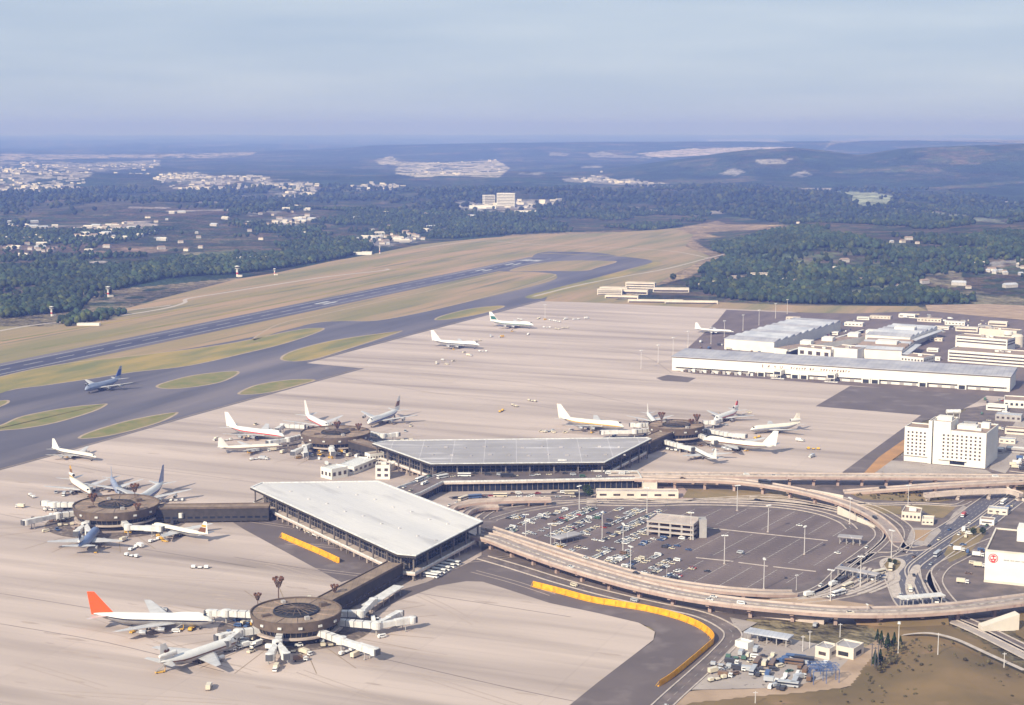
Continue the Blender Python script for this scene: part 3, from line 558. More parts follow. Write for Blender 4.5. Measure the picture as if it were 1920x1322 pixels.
def satellite(cpx, Rr, label, corr, zt=13.0, masts=()):
    c = P(cpx[0], cpx[1], zt); c0 = Vector((c.x, c.y, 0)); t = empty('satellite_building', c0, label, 'terminal')
    b = MB(); b.lathe(c0, [(Rr - 4.5, 0), (Rr - 4.5, 3.6)], 64); b.build('lower_wall', 'fascia_dark', t)
    b = MB(); b.lathe(c0, [(Rr - 4.5, 3.6), (Rr - 1.2, 3.6), (Rr - 1.0, 4.6), (Rr - 4.5, 4.6)], 64); b.build('ledge', 'concrete_pale', t)
    b = MB(); b.lathe(c0, [(Rr - 3.6, 4.6), (Rr - 2.2, 8.0)], 64); gw = b.build('glass_wall', 'glass_dark', t)
    b = MB()
    for k in range(48):
        a = 2 * math.pi * k / 48; b.tube((c0.x + (Rr - 3.4) * math.cos(a), c0.y + (Rr - 3.4) * math.sin(a), 4.6), (c0.x + (Rr - 2.0) * math.cos(a), c0.y + (Rr - 2.0) * math.sin(a), 8.0), .22, n=4)
    b.build('mullion', 'mullion', gw, origin=c0)
    b = MB(); b.lathe(c0, [(Rr - 2.4, 8.0), (Rr - .9, 8.0), (Rr, zt + .9), (Rr - .7, zt + .9), (Rr - .7, zt)], 72); b.build('fascia', 'fascia_brown', t)
    b = MB(); b.disc(c0, Rr - .7, zt, 72); rf = b.build('roof', 'roof_brown', t)
    b = MB(); b.lathe(c0, [(12.8, zt + .01), (12.6, zt + 1.1), (11.9, zt + 1.1), (11.9, zt + .6)], 48); b.disc(c0, 11.9, zt + .6, 48); sk = b.build('skylight_ring', 'black_trim', t)
    b = MB()
    for k in range(8):
        a = math.pi * k / 8; d = Vector((math.cos(a), math.sin(a), 0)) * 11.6; b.tube(c0 + d + Vector((0, 0, zt + .9)), c0 + Vector((0, 0, zt + 2.6)), .22, n=5); b.tube(c0 - d + Vector((0, 0, zt + .9)), c0 + Vector((0, 0, zt + 2.6)), .22, n=5)
    for rr_, zz in ((4, 2.0), (8, 1.45)):
        pts = [c0 + Vector((math.cos(2*math.pi*k/24) * rr_, math.sin(2*math.pi*k/24) * rr_, zt + zz)) for k in range(25)]
        for k in range(24): b.tube(pts[k], pts[k+1], .14, n=4)
    b.build('skylight_frame', 'fascia_brown', sk, origin=c0)
    b = MB()
    for k in range(12):
        a = 2 * math.pi * (k + .3) / 12; d = Vector((math.cos(a), math.sin(a), 0)); b.mark(); b.bar(c0 + d * 13.4, c0 + d * (Rr - 1.5), .45, zt + .003, zt + .35)
    build_each(b, 'roof_rib', 'roof_tan', rf, origin=c0)
    for k, (a, r_, l, w_, h_) in enumerate(((.6, 17, 4, 3, 2.2), (2.1, 18.5, 3, 2, 1.4), (3.7, 18, 5, 2.4, 1.2), (5.2, 17.5, 2.5, 2.5, 1.8))):
        b = MB(); b.box((c0.x + r_ * math.cos(a), c0.y + r_ * math.sin(a)), l, w_, zt + .002, zt + h_, a); b.build('roof_unit', 'wall_grey' if k % 2 else 'fascia_brown', t)
    b = MB()
    for k in range(14):
        a = 2 * math.pi * k / 14; b.mark(); b.box((c0.x + (Rr + .02) * math.cos(a), c0.y + (Rr + .02) * math.sin(a)), .6, 2.2, 10.2, 11.4, a)
    build_each(b, 'gate_number_plate', 'paint_white', t)
    return t, c0
S1, c1 = satellite((555, 1146), 25.5, 'nearest round satellite building with brown roof, behind the orange-tailed jet', 0)
S2, c2 = satellite((218, 946), 30.5, 'round satellite building at the left edge joined by the long low corridor', 0)
S3, c3 = satellite((629, 811), 31.0, 'far round satellite building at the left end of the grey roof', 0)
S4, c4 = satellite((1268, 797), 25.5, 'far round satellite building at the right end of the grey roof', 0)
def toward(c, q, r): d = Vector((q.x - c.x, q.y - c.y, 0)).normalized(); return Vector((c.x, c.y, 0)) + d * r
qa = P(741, 1058, 10); corridor('glass_corridor', toward(c1, qa, 24), Vector((qa.x, qa.y, 0)), 11, 1.2, 11, 'brown roofed corridor from the near terminal wing to the nearest satellite')
qa = P(505, 950, 10); corridor('glass_corridor', toward(c2, qa, 29), Vector((qa.x, qa.y, 0)), 12, 1.2, 11, 'long low corridor from the near terminal wing to the left satellite')
qa = P(722, 843, 10); corridor('glass_corridor', toward(c3, qa, 30), Vector((qa.x, qa.y, 0)), 12, 1.2, 11, 'short corridor between the grey roof and the far left satellite')
qa = P(1205, 830, 10); corridor('glass_corridor', toward(c4, qa, 24), Vector((qa.x, qa.y, 0)), 14, 1.2, 11, 'short corridor between the grey roof and the far right satellite')
# low canopy alongside the near corridor
a_, b_ = P(688, 1135, 5), P(748, 1098, 5); t = empty('canopy', (a_ + b_) / 2 * Vector((1, 1, 0)).length * 0 + Vector(((a_.x + b_.x) / 2, (a_.y + b_.y) / 2, 0)), 'white roofed baggage canopy beside the corridor to the nearest satellite', 'canopy')
b = MB(); b.bar(a_, b_, 7, 4.6, 5.1); b.build('roof', 'bridge_white', t); b = MB()
for k in range(6):
    for s in (-2.8, 2.8): q = a_.lerp(b_, (k + .2) / 5.6); b.mark(); b.box((q.x + s * .8, q.y - s * .5), .4, .4, 0, 4.6)
build_each(b, 'post', 'wall_grey', t)
# floodlight masts: a pole with a rusty lattice basket
def basket_mast():
    t = empty('floodlight_mast', (0, 0, 0), '', 'floodlight mast')
    b = MB(); b.tube((0, 0, 0), (0, 0, 17), .42, .3); b.build('pole', 'rust_steel', t)
    b = MB(); n = 8
    for k in range(n):
        a = 2 * math.pi * k / n; a2 = 2 * math.pi * (k + 1) / n; p = lambda r, z, q: (r * math.cos(q), r * math.sin(q), z)
        b.tube(p(.9, 16.2, a), p(3.0, 21.5, a), .22, n=4); b.tube(p(3.0, 21.5, a), p(3.0, 21.5, a2), .22, n=4); b.tube(p(1.9, 18.8, a), p(1.9, 18.8, a2), .18, n=4); b.tube(p(.9, 16.2, a), p(1.95, 18.9, a2), .16, n=4); b.tube(p(1.95, 18.8, a), p(3.0, 21.5, a2), .16, n=4)
    b.disc((0, 0), 1.9, 18.8, 8); b.build('basket', 'rust_steel', t)
    for k in range(6):
        a = 2 * math.pi * k / 6; b = MB(); b.box((2.9 * math.cos(a), 2.9 * math.sin(a)), .9, 1.5, 20.6, 22.2, a); b.build('lamp', 'livery_brown', t)
    return t
bm0 = basket_mast()
MASTS = [((523,1152), 'basket floodlight mast standing on the nearest satellite, tallest of its three', 1.0), ((484,1160), 'basket floodlight mast left of the nearest satellite roof', .68), ((628,1146), 'basket floodlight mast where the corridor meets the nearest satellite', .72),
         ((176,980), 'basket floodlight mast on the left edge of the left satellite roof', .95), ((254,963), 'basket floodlight mast on the right of the left satellite roof', 1.0), ((259,990), 'lower basket floodlight mast on the right of the left satellite roof', .8),
         ((633,835), 'basket floodlight mast behind the far left satellite', .95), ((673,836), 'basket floodlight mast at the nose of the jet right of the far left satellite', .9),
         ((1240,818), 'basket floodlight mast on the left of the far right satellite', 1.0), ((1306,822), 'basket floodlight mast on the right of the far right satellite', 1.0), ((1296,822), 'shorter basket floodlight mast by the far right satellite', .8)]
for k, (q, lb, s) in enumerate(MASTS):
    g = P(*q); o = bm0 if k == 0 else copy_tree(bm0, g, k * .4); o.location = g; o.scale = (s, s, s); tag(o, lb, group='basket floodlight masts on the satellites')
# central terminal between the two wings
dk = PP([(789,926),(831,905),(960,903),(1116,899.5),(1204,898),(1196,885),(1000,883),(835,886),(748,914),(722,925),(745,940)], 8)
t = empty('central_terminal', cent(dk), 'low central terminal with a road deck on its roof between the two wings', 'terminal')
b = MB(); b.prism(dk, 6.6, 8.0, 0, 1); b.build('road_deck', ['concrete_pale', 'road_surface'], t)
b = MB(); loopwall(b, inset(dk, .5), .8, 8.0, 9.3); b.build('parapet', 'paint_white', t)
fr = [dk[0], dk[1], dk[2], dk[3]]; g = inset(dk, 3); b = MB(); b.prism(g, 0, 6.6, bottom=False); gw = b.build('glass_wall', 'glass_dark', t)
b = MB(); edgeposts(b, g, 4, 0, 6.6, .45); b.build('mullion', 'mullion', gw, origin=cent(dk))
def block(name, base, z1, label, cat, wall='wall_white', roof='roof_tan', z0=0, rows=0, cols=0, group=None, units=0, wm='window_dark', faces=(0,), par=.8, strip=False, zw0=1.2):
    poly = [Vector(p) for p in base]; n = len(poly)
    if sum(poly[i].x * poly[(i+1) % n].y - poly[(i+1) % n].x * poly[i].y for i in range(n)) < 0: poly = [poly[0]] + poly[1:][::-1]; rev = True
    c = cent(poly); t = empty(name, c + Vector((0, 0, z0)), label, cat, group)
    b = MB(); b.prism(poly, z0, z1 - .3, bottom=False); wl = b.build('wall', wall, t)
    b = MB(); b.prism(inset(poly, .02), z1 - .3, z1 - .02, bottom=False); rf = b.build('roof', roof, t)
    if par: b = MB(); loopwall(b, inset(poly, .25), .5, z1 - .3, z1 + par); b.build('parapet', wall, rf, origin=c)
    if rows:
        L = [(poly[(i+1) % n] - poly[i]).length for i in range(n)]
        # windows go on the faces turned to the viewer
        for i in range(n):
            a, e = poly[i], poly[(i+1) % n]; d = (e - a).normalized(); nn = Vector((d.y, -d.x, 0)); mid = (a + e) / 2
            if nn.dot(-mid) <= 0.12 * mid.length or L[i] < 6: continue
            cc = cols if cols and L[i] > max(L) * .6 else max(1, int(L[i] / 4.5)); fh = (z1 - z0 - zw0 - .8) / rows
            for r in range(rows):
                b = MB(); zz = z0 + zw0 + fh * r + fh * .25
                if strip: p = (a + e) / 2 + nn * .05; b.box((p.x, p.y), L[i] - 3, .14, zz, zz + fh * .45, math.atan2(d.y, d.x))
                else:
                    for k in range(cc): p = a + d * (L[i] * (k + .5) / cc) + nn * .05; b.box((p.x, p.y), L[i] / cc * .5, .14, zz, zz + fh * .5, math.atan2(d.y, d.x))
                b.build('window_row', wm, wl, origin=c)
    if units:
        rs = random.Random(hash(label) % 1000 if False else len(label) * 7 + units)
        for k in range(units):
            w_ = [rs.random() + .3 for _ in poly]; p = sum((poly[i] * w_[i] for i in range(n)), Vector()) / sum(w_); s = rs.uniform(1.5, 3.2)
            b = MB(); d = (poly[1] - poly[0]); b.box((p.x, p.y), s * 1.6, s, z1 - .02, z1 + s * .7, math.atan2(d.y, d.x)); b.build('roof_unit', 'wall_grey' if k % 2 else 'wall_white', t)
    return t
def quad(p0, p1, depth, z=0):   # front edge given, depth away from the viewer at right angles
    a, e = P(*p0), P(*p1); d = (e - a).normalized(); n = Vector((-d.y, d.x, 0)); 
    if n.y < 0: n = -n
    return [a, e, e + n * depth, a + n * depth]
block('annex_building', quad((704,899), (731,899), 14), 11, 'small white square annex tower between the two wings', 'building', rows=2, cols=2, units=2, roof='roof_tan')
block('annex_building', quad((664,890), (706,873), 17), 6, 'low white flat roofed annex left of the small white tower', 'building', roof='paint_white', rows=1, cols=5, par=.4)
block('annex_building', quad((694,873), (724,869), 9), 9, 'two storey white annex with windows nearest the far left satellite corridor', 'building', rows=2, cols=6)
block('annex_building', quad((622,900), (652,894), 14), 8, 'white annex with dark openings at the far edge of the white roof', 'building', roof='paint_white', rows=1, cols=3)
block('annex_building', quad((727,886), (750,878), 8), 5, 'low white shed right of the small white tower', 'building', roof='bridge_white')
# road viaduct stub west of the centre
# ================================================================ hotel-like white block
t = block('office_tower', PP([(1694.5,863.5),(1742,867),(1778,842),(1731,838.5)]), 29, 'white left wing of the gridded block beside the dark asphalt', 'building', roof='roof_tan', units=1) if False else None
h0, h1 = P(1694.5, 864), P(1847, 879); hd = (h1 - h0).normalized(); hn = Vector((-hd.y, hd.x, 0)); HL = (h1 - h0).length; hc = (h0 + h1) / 2 + hn * 15
t = empty('gridded_office_block', hc, 'tall white slab block with a grid of small square windows at the right', 'building')
def hb_(u0, u1, v0, v1): return [h0 + hd * u0 + hn * v0, h0 + hd * u1 + hn * v0, h0 + hd * u1 + hn * v1, h0 + hd * u0 + hn * v1]
uA, uB, uC = HL * .30, HL * .345, HL * .57
parts = [('left_wing', 0, uA, 0, 22, 29), ('stair_tower', uA, uB, -1.5, 20, 36), ('core_tower', uB + .9, uC, -.6, 27, 36), ('right_wing', uC, HL, 0, 48, 29)]
for nm, u0, u1, v0, v1, z in parts:
    q = hb_(u0, u1, v0, v1); b = MB(); b.prism(q, 0, z - .3, bottom=False); wl = b.build(nm, 'wall_white', t)
    b = MB(); b.prism(inset(q, .02), z - .3, z - .02, bottom=False); b.build('roof', 'roof_tan', wl, origin=hc); b = MB(); loopwall(b, inset(q, .3), .6, z - .3, z + .8); b.build('parapet', 'wall_white', wl, origin=hc)
q = hb_(uB, uB + .9, .4, 20); b = MB(); b.prism(q, 0, 34, bottom=False); b.build('recess', 'black_trim', t)
ha = math.atan2(hd.y, hd.x)
for (u0, u1, nc) in ((1.5, uA - 1.5, 5), (HL * .46, HL * .955, 9)):
    for r in range(7):
        for k in range(nc):
            u = u0 + (u1 - u0) * (k + .5) / nc; p = h0 + hd * u + hn * (-.66 if uB < u < uC + .5 else -.06); z = 6.3 + r * 3.05
            b = MB(); b.box((p.x, p.y), 1.55, .16, z, z + 1.5, ha); b.build('window', 'window_dark', t)
p = h0 + hd * (HL * .60) + hn * (-.08); b = MB(); b.box((p.x, p.y), HL * .30, .2, 1.2, 4.4, ha); b.build('entrance_glazing', 'glass_dark', t)
p = h0 + hd * (HL * .60) + hn * (-1.2); b = MB(); b.box((p.x, p.y), HL * .34, 2.2, 4.6, 5.0, ha); b.build('entrance_canopy', 'wall_white', t)
p = h0 + hd * (HL * .15) + hn * (-.5); b = MB(); b.box((p.x, p.y), HL * .30, .9, 4.9, 5.3, ha); b.build('ledge', 'wall_grey', t)
for (u, v, l, w_, z0, z1, m) in ((.72, 18, 16, 10, 28.99, 32.5, 'wall_white'), (.70, 34, 10, 8, 28.99, 32, 'wall_grey'), (.90, 30, 7, 7, 28.99, 33.5, 'wall_white'), (.86, 14, 5, 4, 28.99, 31, 'wall_white'), (.46, 12, 12, 9, 35.99, 39.5, 'wall_white'), (.43, 20, 8, 5, 35.99, 38.2, 'roof_tan')):
    p = h0 + hd * (HL * u) + hn * v; b = MB(); b.box((p.x, p.y), l, w_, z0, z1, ha); b.build('roof_unit', m, t)
p = h0 + hd * (HL * .52) + hn * 22; b = MB(); b.tube((p.x - 6, p.y, 42), (p.x + 6, p.y + 1, 42), 1.8, n=12); b.build('water_tank', 'paint_white', t)
b = MB()
for s in (-5, 0, 5): b.mark(); b.tube((p.x + s, p.y, 35.9), (p.x + s, p.y, 40.4), .25, n=5)
build_each(b, 'tank_leg', 'steel_pole', t)
# ================================================================ cargo area
f0, f1 = P(1260, 694.5), P(1893, 735); fd = (f1 - f0).normalized(); fn = Vector((-fd.y, fd.x, 0)); FL = (f1 - f0).length; fa = math.atan2(fd.y, fd.x)
CH = 17.0
fcen = (f0 + f1) / 2 + fn * 25; t = empty('cargo_terminal', fcen, 'very long white cargo building with a pale blue grey roof facing the apron', 'cargo building'); CARGO = t
bk = P(1290, 651, CH) ; depth = (Vector((bk.x, bk.y, 0)) - f0).dot(fn)
q = [f0, f1, f1 + fn * 52, f0 + fn * 52]
b = MB(); b.prism(q, 0, CH - 1.2, bottom=False); wl = b.build('wall', 'wall_white', t)
b = MB(); q2 = [f0 - fn * 1.0 - fd, f1 - fn * 1.0 + fd, f1 + fn * 53 + fd, f0 + fn * 53 - fd]; vs_ = [(p.x, p.y, CH - 1.2) for p in q2] + [(q2[0].x, q2[0].y, CH), (q2[1].x, q2[1].y, CH), (q2[2].x, q2[2].y, CH + 2.5), (q2[3].x, q2[3].y, CH + 2.5)]
b.add(vs_, [(0,1,5,4),(1,2,6,5),(2,3,7,6),(3,0,4,7)], 0); b.add(vs_[4:], [(0,1,2,3)], 1); rf = b.build('roof', ['roof_blue_pale', 'roof_blue'], t)
b = MB(); p = (f0 + f1) / 2 - fn * 1.06; b.box((p.x, p.y), FL + 2, .2, CH - 1.25, CH - .55, fa); b.build('roof_edge_line', 'fascia_brown', rf, origin=fcen)
def on_front(u, z0, z1, l, name, m, par=None, out=.12, th=.2):
    p = f0 + fd * u - fn * out; b = MB(); b.box((p.x, p.y), l, th, z0, z1, fa); return b.build(name, m, par or t, origin=fcen)
p = f0 + fd * (FL * .5) - fn * 1.6; b = MB(); b.box((p.x, p.y), FL * .98, 3.2, 5.0, 5.5, fa); b.build('dock_canopy', 'wall_white', t)
on_front(FL * .5, 3.2, 4.7, FL * .97, 'dock_strip', 'window_dark')
for k in range(26):
    on_front(12 + (FL - 24) * (k + .5) / 26, .2, 4.2, 4.5, 'dock_door', 'wall_grey', out=.3)
for u in (.27, .40, .61, .76, .87):
    for s in ((-5, 5) if u < .7 else (0,)):
        on_front(FL * u + s, .1, 5.6, 9.4, 'gate_frame', 'wall_white', out=2.3, th=4.4); on_front(FL * u + s, .4, 4.6, 6.6, 'gate_opening', 'black_trim', out=4.56)
b = MB()
for k in range(20): 
    p = f0 + fd * (14 + k * 4.6) - fn * (3.5 + (k % 3)); b.box((p.x, p.y), 3.2, 2.6, .15, 2.2 + (k % 4) * .6, fa + (k % 5 - 2) * .05, k % 3)
tag(b.build('container_stack', ['bridge_white', 'fascia_brown', 'wall_grey'], origin=f0 + fd * 60 - fn * 4), 'row of stacked freight containers along the left end of the long cargo building', 'containers')
for k, u in enumerate((.34, .50)):    # loading bridges
    c0 = f0 + fd * (FL * u) - fn * 9; lt = empty('loading_bridge', c0, ['white nose loading bridge left of the middle of the cargo building', 'white nose loading bridge on the dark asphalt in front of the cargo building'][k], 'loading bridge', 'nose loading bridges')
    b = MB(); b.box(c0 + fn * 1, 9, 14, 4.4, 9.6, fa); b.build('cab', 'wall_white', lt); b = MB(); p = c0 - fn * 6.1; b.box((p.x, p.y), 7, .2, 5.2, 8.6, fa); b.build('opening', 'black_trim', lt)
    b = MB()
    for s in (-3.5, 3.5):
        for v in (-4, 5): p = c0 + fd * s + fn * v; b.mark(); b.box((p.x, p.y), .8, .8, 0, 4.4, fa)
    build_each(b, 'leg', 'wall_grey', lt); b = MB(); p = c0 - fn * 3; b.box((p.x, p.y), 15, 4, .15, .9, fa); b.build('base', 'bridge_white', lt)
# worn sign characters on the wall
b = MB()
GL = {0: [(0,0,.8,3.4)], 1: [(-.9,.2,.6,1.2),(-.3,1.0,.6,1.4),(.3,1.8,.8,1.2),(.2,.3,.5,2.4)], 2: [(0,0,.6,1.6),(-.7,1.5,.6,1.5),(.7,1.5,.6,1.5)], 3: [(-1.1,.8,.6,2.2),(1.1,.8,.6,2.2),(0,.1,1.8,.6)]}
for k in range(4):
    for (x, z, l, hh) in GL[k]: p = f0 + fd * (FL * (.285 + .019 * k) + x * 1.2) - fn * .1; b.box((p.x, p.y), l * 1.1, .16, 10.1 + z, 10.1 + z + hh, fa)
for k in range(22):
    if k in (6, 9, 10): continue
    rs = random.Random(k); p = f0 + fd * (FL * .372 + k * 3.1) - fn * .1; z = 10.3; b.box((p.x, p.y), .7, .16, z, z + rs.choice((1.6, 2.2, 2.4)), fa); b.box((p.x + .7 * fd.x, p.y + .7 * fd.y), .7, .12, z + rs.choice((0, .9, 1.6)), z + 2.1, fa)
b.build('sign_lettering', 'livery_brown', t)
on_front(FL * .40, 9.3, 9.5, FL * .24, 'sign_ledge', 'wall_grey')
# hangars behind
def hangar(p0, p1, depth, z, label, ridges, wall='wall_white', roof='roof_blue_pale', name='hangar', cat='hangar', fins='roof_blue'):
    q = quad(p0, p1, depth); c = cent(q); t = empty(name, c, label, cat); b = MB(); b.prism(q, 0, z - .4, bottom=False); b.build('wall', wall, t)
    b = MB(); b.prism([p for p in inset(q, -.6)], z - .4, z, bottom=True); rf = b.build('roof', roof, t)
    d = (q[1] - q[0]).normalized(); n = (q[3] - q[0]).normalized(); W = (q[1] - q[0]).length
    for k in range(ridges):
        b = MB(); v = depth * (k + .5) / ridges; a0 = q[0] + n * v; a1 = q[1] + n * v; hw = depth / ridges * .42
        r = [[(a.x - n.x * hw, a.y - n.y * hw, z + .004), (a.x + n.x * hw, a.y + n.y * hw, z + .004), (a.x + n.x * hw * .9, a.y + n.y * hw * .9, z + 2.1), (a.x + n.x * hw * .55, a.y + n.y * hw * .55, z + 2.3)] for a in (a0, a1)]
        b.loft(r); b.build('skylight_ridge', fins if k % 3 == 0 else roof, rf, origin=c)
    return t, q
T, q = hangar((1358,655), (1451,662), 250, 14, 'long hangar with a ribbed pale blue sawtooth roof behind the cargo building', 10)
q = quad((1451,664), (1476,667), 240); t = empty('link_shed', cent(q), 'low white shed with rooftop boxes along the right of the ribbed hangar', 'shed'); b = MB(); b.prism(q, 0, 8, 0, 1, bottom=False); b.build('wall', ['wall_white', 'roof_tan'], t)
for v in (.25, .45, .7, .88): p = q[0].lerp(q[3], v) + (q[1] - q[0]) * .4; b = MB(); b.box((p.x, p.y), 14, 18, 7.99, 12.5, fa); b.build('roof_box', 'wall_white', t)
q = quad((1474,668), (1480,668.5), 250); t = empty('covered_dock', cent(q), 'long dark lean-to dock with a white eave right of the ribbed hangar', 'canopy'); b = MB(); b.prism(q, 0, 6.0, 0, 1, bottom=False); b.build('wall', ['black_trim', 'roof_dark'], t)
b = MB(); b.bar(q[1], q[2], 3, 6.4, 7.2); b.build('eave', 'wall_white', t)
block('warehouse', quad((1496,668), (1557,674), 30), 11, 'white flat roofed warehouse just behind the cargo roof, left of the square one', 'building', roof='roof_tan', rows=1, cols=4, units=3)
block('warehouse', quad((1559,672), (1607,676), 32), 13, 'square white warehouse with stepped top behind the cargo roof', 'building', roof='roof_tan', units=3)
T, q = hangar((1600,671), (1690,676), 95, 12, 'wide hangar with striped grey roof lights and a white front', 5, roof='roof_tan', fins='roof_blue_pale')
T2, q2 = hangar((1622,645), (1706,651), 120, 13, 'farther hangar with a pale ribbed roof adjoining the wide one', 6, roof='roof_blue_pale')
for tt, qq, z in ((T, q, 12), (T2, q2, 13)):
    p = qq[0].lerp(qq[2], .55); b = MB(); b.box((p.x, p.y), 26, 20, z + .3, z + 5, fa); b.build('roof_house', 'wall_white', tt)
    b = MB(); b.bar(qq[1] + (qq[1] - qq[0]).normalized() * 5, qq[2] + (qq[1] - qq[0]).normalized() * 5, 8, z - 4, z - 3.2); b.build('side_canopy', 'roof_blue_pale', tt)
block('site_office', quad((1689,684), (1731,688), 34), 10, 'two storey white office with a tan roof rising behind the long cargo roof', 'building', rows=2, cols=7, roof='roof_tan', units=1)
block('office_building', quad((1777,678), (1935,690), 42), 13.5, 'long white three storey office with ribbon windows behind the cargo yard', 'building', rows=3, roof='roof_tan', strip=True, units=6)
block('office_building', quad((1791,652), (1888,660), 30), 15, 'upper white office block with a window band above the long office', 'building', rows=2, roof='roof_tan', strip=True, units=5, zw0=7)
block('office_building', quad((1835,640), (1905,646), 20), 17, 'plain tan office block at the back beside the round tank', 'building', wall='wall_cream', roof='roof_tan', units=3)
q = P(1905, 650); t = empty('silo', q, 'white round headed tank on a ribbed drum at the right edge', 'tank'); b = MB(); b.lathe((q.x, q.y), [(9, 0), (9, 14), (7, 16), (0.1, 17)], 20); b.build('drum', 'wall_cream', t, smooth_=False)
b = MB(); b.lathe((q.x - 11, q.y), [(4, 0), (4, 14), (6, 16), (6, 20), (0.1, 21)], 16); b.build('water_tower', 'wall_white', t)
block('depot', quad((1882,764), (1960,768), 30), 7, 'low flat depot on white columns at the right edge', 'building', roof='roof_tan', wall='wall_white', rows=1, cols=8, wm='black_trim')
rs = random.Random(52)
for k, (q, w_, d_, h_) in enumerate([((1486,600),20,9,4),((1512,606),14,10,5),((1535,618),22,10,4),((1560,628),16,8,4),((1600,612),26,12,5),((1618,600),18,9,4),((1650,598),30,10,4),((1700,596),24,12,5),((1742,604),34,12,5),((1765,618),20,10,4),((1790,610),28,11,5),((1812,622),30,10,6),((1846,618),18,12,5),((1870,612),26,14,6),((1755,640),16,10,4),((1748,660),14,9,4),((1745,676),22,8,4),((1800,706),30,9,4),((1850,712),26,9,4),((1868,770),20,12,5),((1890,790),24,14,6),((1905,815),20,12,5),((1888,832),14,10,4),((1910,850),22,9,4),((1868,850),12,9,4),((1330,672),30,8,4),((1390,676),26,8,4),((1440,680),20,8,4),((1870,965),14,9,4),((1850,985),10,8,4)]):
    g = P(*q); wl_ = rs.choice(['wall_white','wall_cream','wall_grey']); rf_ = rs.choice(['roof_tan','roof_blue_pale','roof_grey','wall_white']); ang = fa; u_ = Vector((math.cos(ang), math.sin(ang), 0)); v_ = Vector((-u_.y, u_.x, 0))
    where = 'behind the hangars' if q[1] < 645 and q[0] < 1780 else ('behind the long office' if q[1] < 630 else ('on the cargo roof side yard' if q[1] < 690 and q[0] < 1500 else ('around the long office' if q[1] < 720 else ('in the corner yard right of the gridded block' if q[1] < 880 else 'by the main road at the right edge'))))
    cn_ = {'wall_white': 'white', 'wall_cream': 'cream', 'wall_grey': 'grey'}[wl_]; rn_ = {'roof_tan': 'tan', 'roof_blue_pale': 'pale blue', 'roof_grey': 'grey', 'wall_white': 'white'}[rf_]
    block('yard_shed', [g - u_ * w_ / 2, g + u_ * w_ / 2, g + u_ * w_ / 2 + v_ * d_, g - u_ * w_ / 2 + v_ * d_], h_, f'{w_ // 10 * 10} metre {cn_} shed with {rn_} roof {where}' if False else f'small {cn_} shed with {rn_} roof {where}', 'shed', wall=wl_, roof=rf_, rows=1, group=f'small {cn_} {rn_} roofed sheds {where}', par=.3, strip=bool(k % 2))
# logo hangar at the lower right
j0, j1 = P(1845, 1090), P(1990, 1105); jd = (j1 - j0).normalized(); jn = Vector((-jd.y, jd.x, 0)); jc = (j0 + j1) / 2 + jn * 30; ja = math.atan2(jd.y, jd.x); JL = (j1 - j0).length
t = empty('airline_hangar', jc, 'big plain white hangar front with a red round emblem at the right edge', 'hangar')
jz = 19.5; qd = [j0, j1, j1 + jn * 60, j0 + jn * 60]; b = MB(); b.prism(qd, 0, jz, 0, 1, bottom=False); b.build('wall', ['wall_white', 'roof_dark'], t)
b = MB(); loopwall(b, inset(qd, .5), 1.0, jz - .2, jz + .9); b.build('parapet', 'wall_cream', t)
p = j0 + jd * 14 + jn * 26; b = MB(); b.box((p.x + 14, p.y + 8), 16, 14, jz - .05, jz + 9, ja); b.build('roof_house', 'wall_white', t)
ec = j0 + jd * 5.0 + Vector((0, 0, 15.3)) - jn * .08
def disc_on(b, c, r0, r1, u, vv, n=32, a0=0, a1=2 * math.pi, mi=0):
    vs = []
    for r in (r0, r1): vs += [c + u * (r * math.cos(a0 + (a1 - a0) * k / n)) + vv * (r * math.sin(a0 + (a1 - a0) * k / n)) for k in range(n + 1)]
    b.add(vs, [(k, k + 1, n + 2 + k, n + 1 + k) for k in range(n)], mi)
Z1 = Vector((0, 0, 1)); b = MB(); disc_on(b, ec, .01, 2.9, jd, Z1); em = b.build('emblem', 'livery_red', t)
b = MB(); e2 = ec - jn * .05; disc_on(b, e2, 2.0, 2.45, jd, Z1, 24, R(-60), R(240)); disc_on(b, e2 + jd * -.9 + Z1 * .2, .01, .8, jd, Z1, 12); disc_on(b, e2 + jd * 1.0 + Z1 * .3, .01, .75, jd, Z1, 12); disc_on(b, e2 + Z1 * -1.3, .01, .5, jd, Z1, 12)
b.build('emblem_figure', 'paint_white', em, origin=jc)
b = MB(); rs = random.Random(4)
for k in range(60):
    if k in (5, 10, 16): continue
    p = j0 + jd * (11.5 + k * .62) - jn * .06; b.box((p.x, p.y), .34, .1, 14.4 + rs.choice((0, .15)), 14.95 + rs.choice((0, .2)), ja)
b.build('lettering', 'livery_dark', t)
p = (j0 + j1) / 2 - jn * 1.0; b = MB(); b.box((p.x, p.y), JL, 2.0, 0, 1.2, ja); b.build('plinth', 'wall_cream', t)
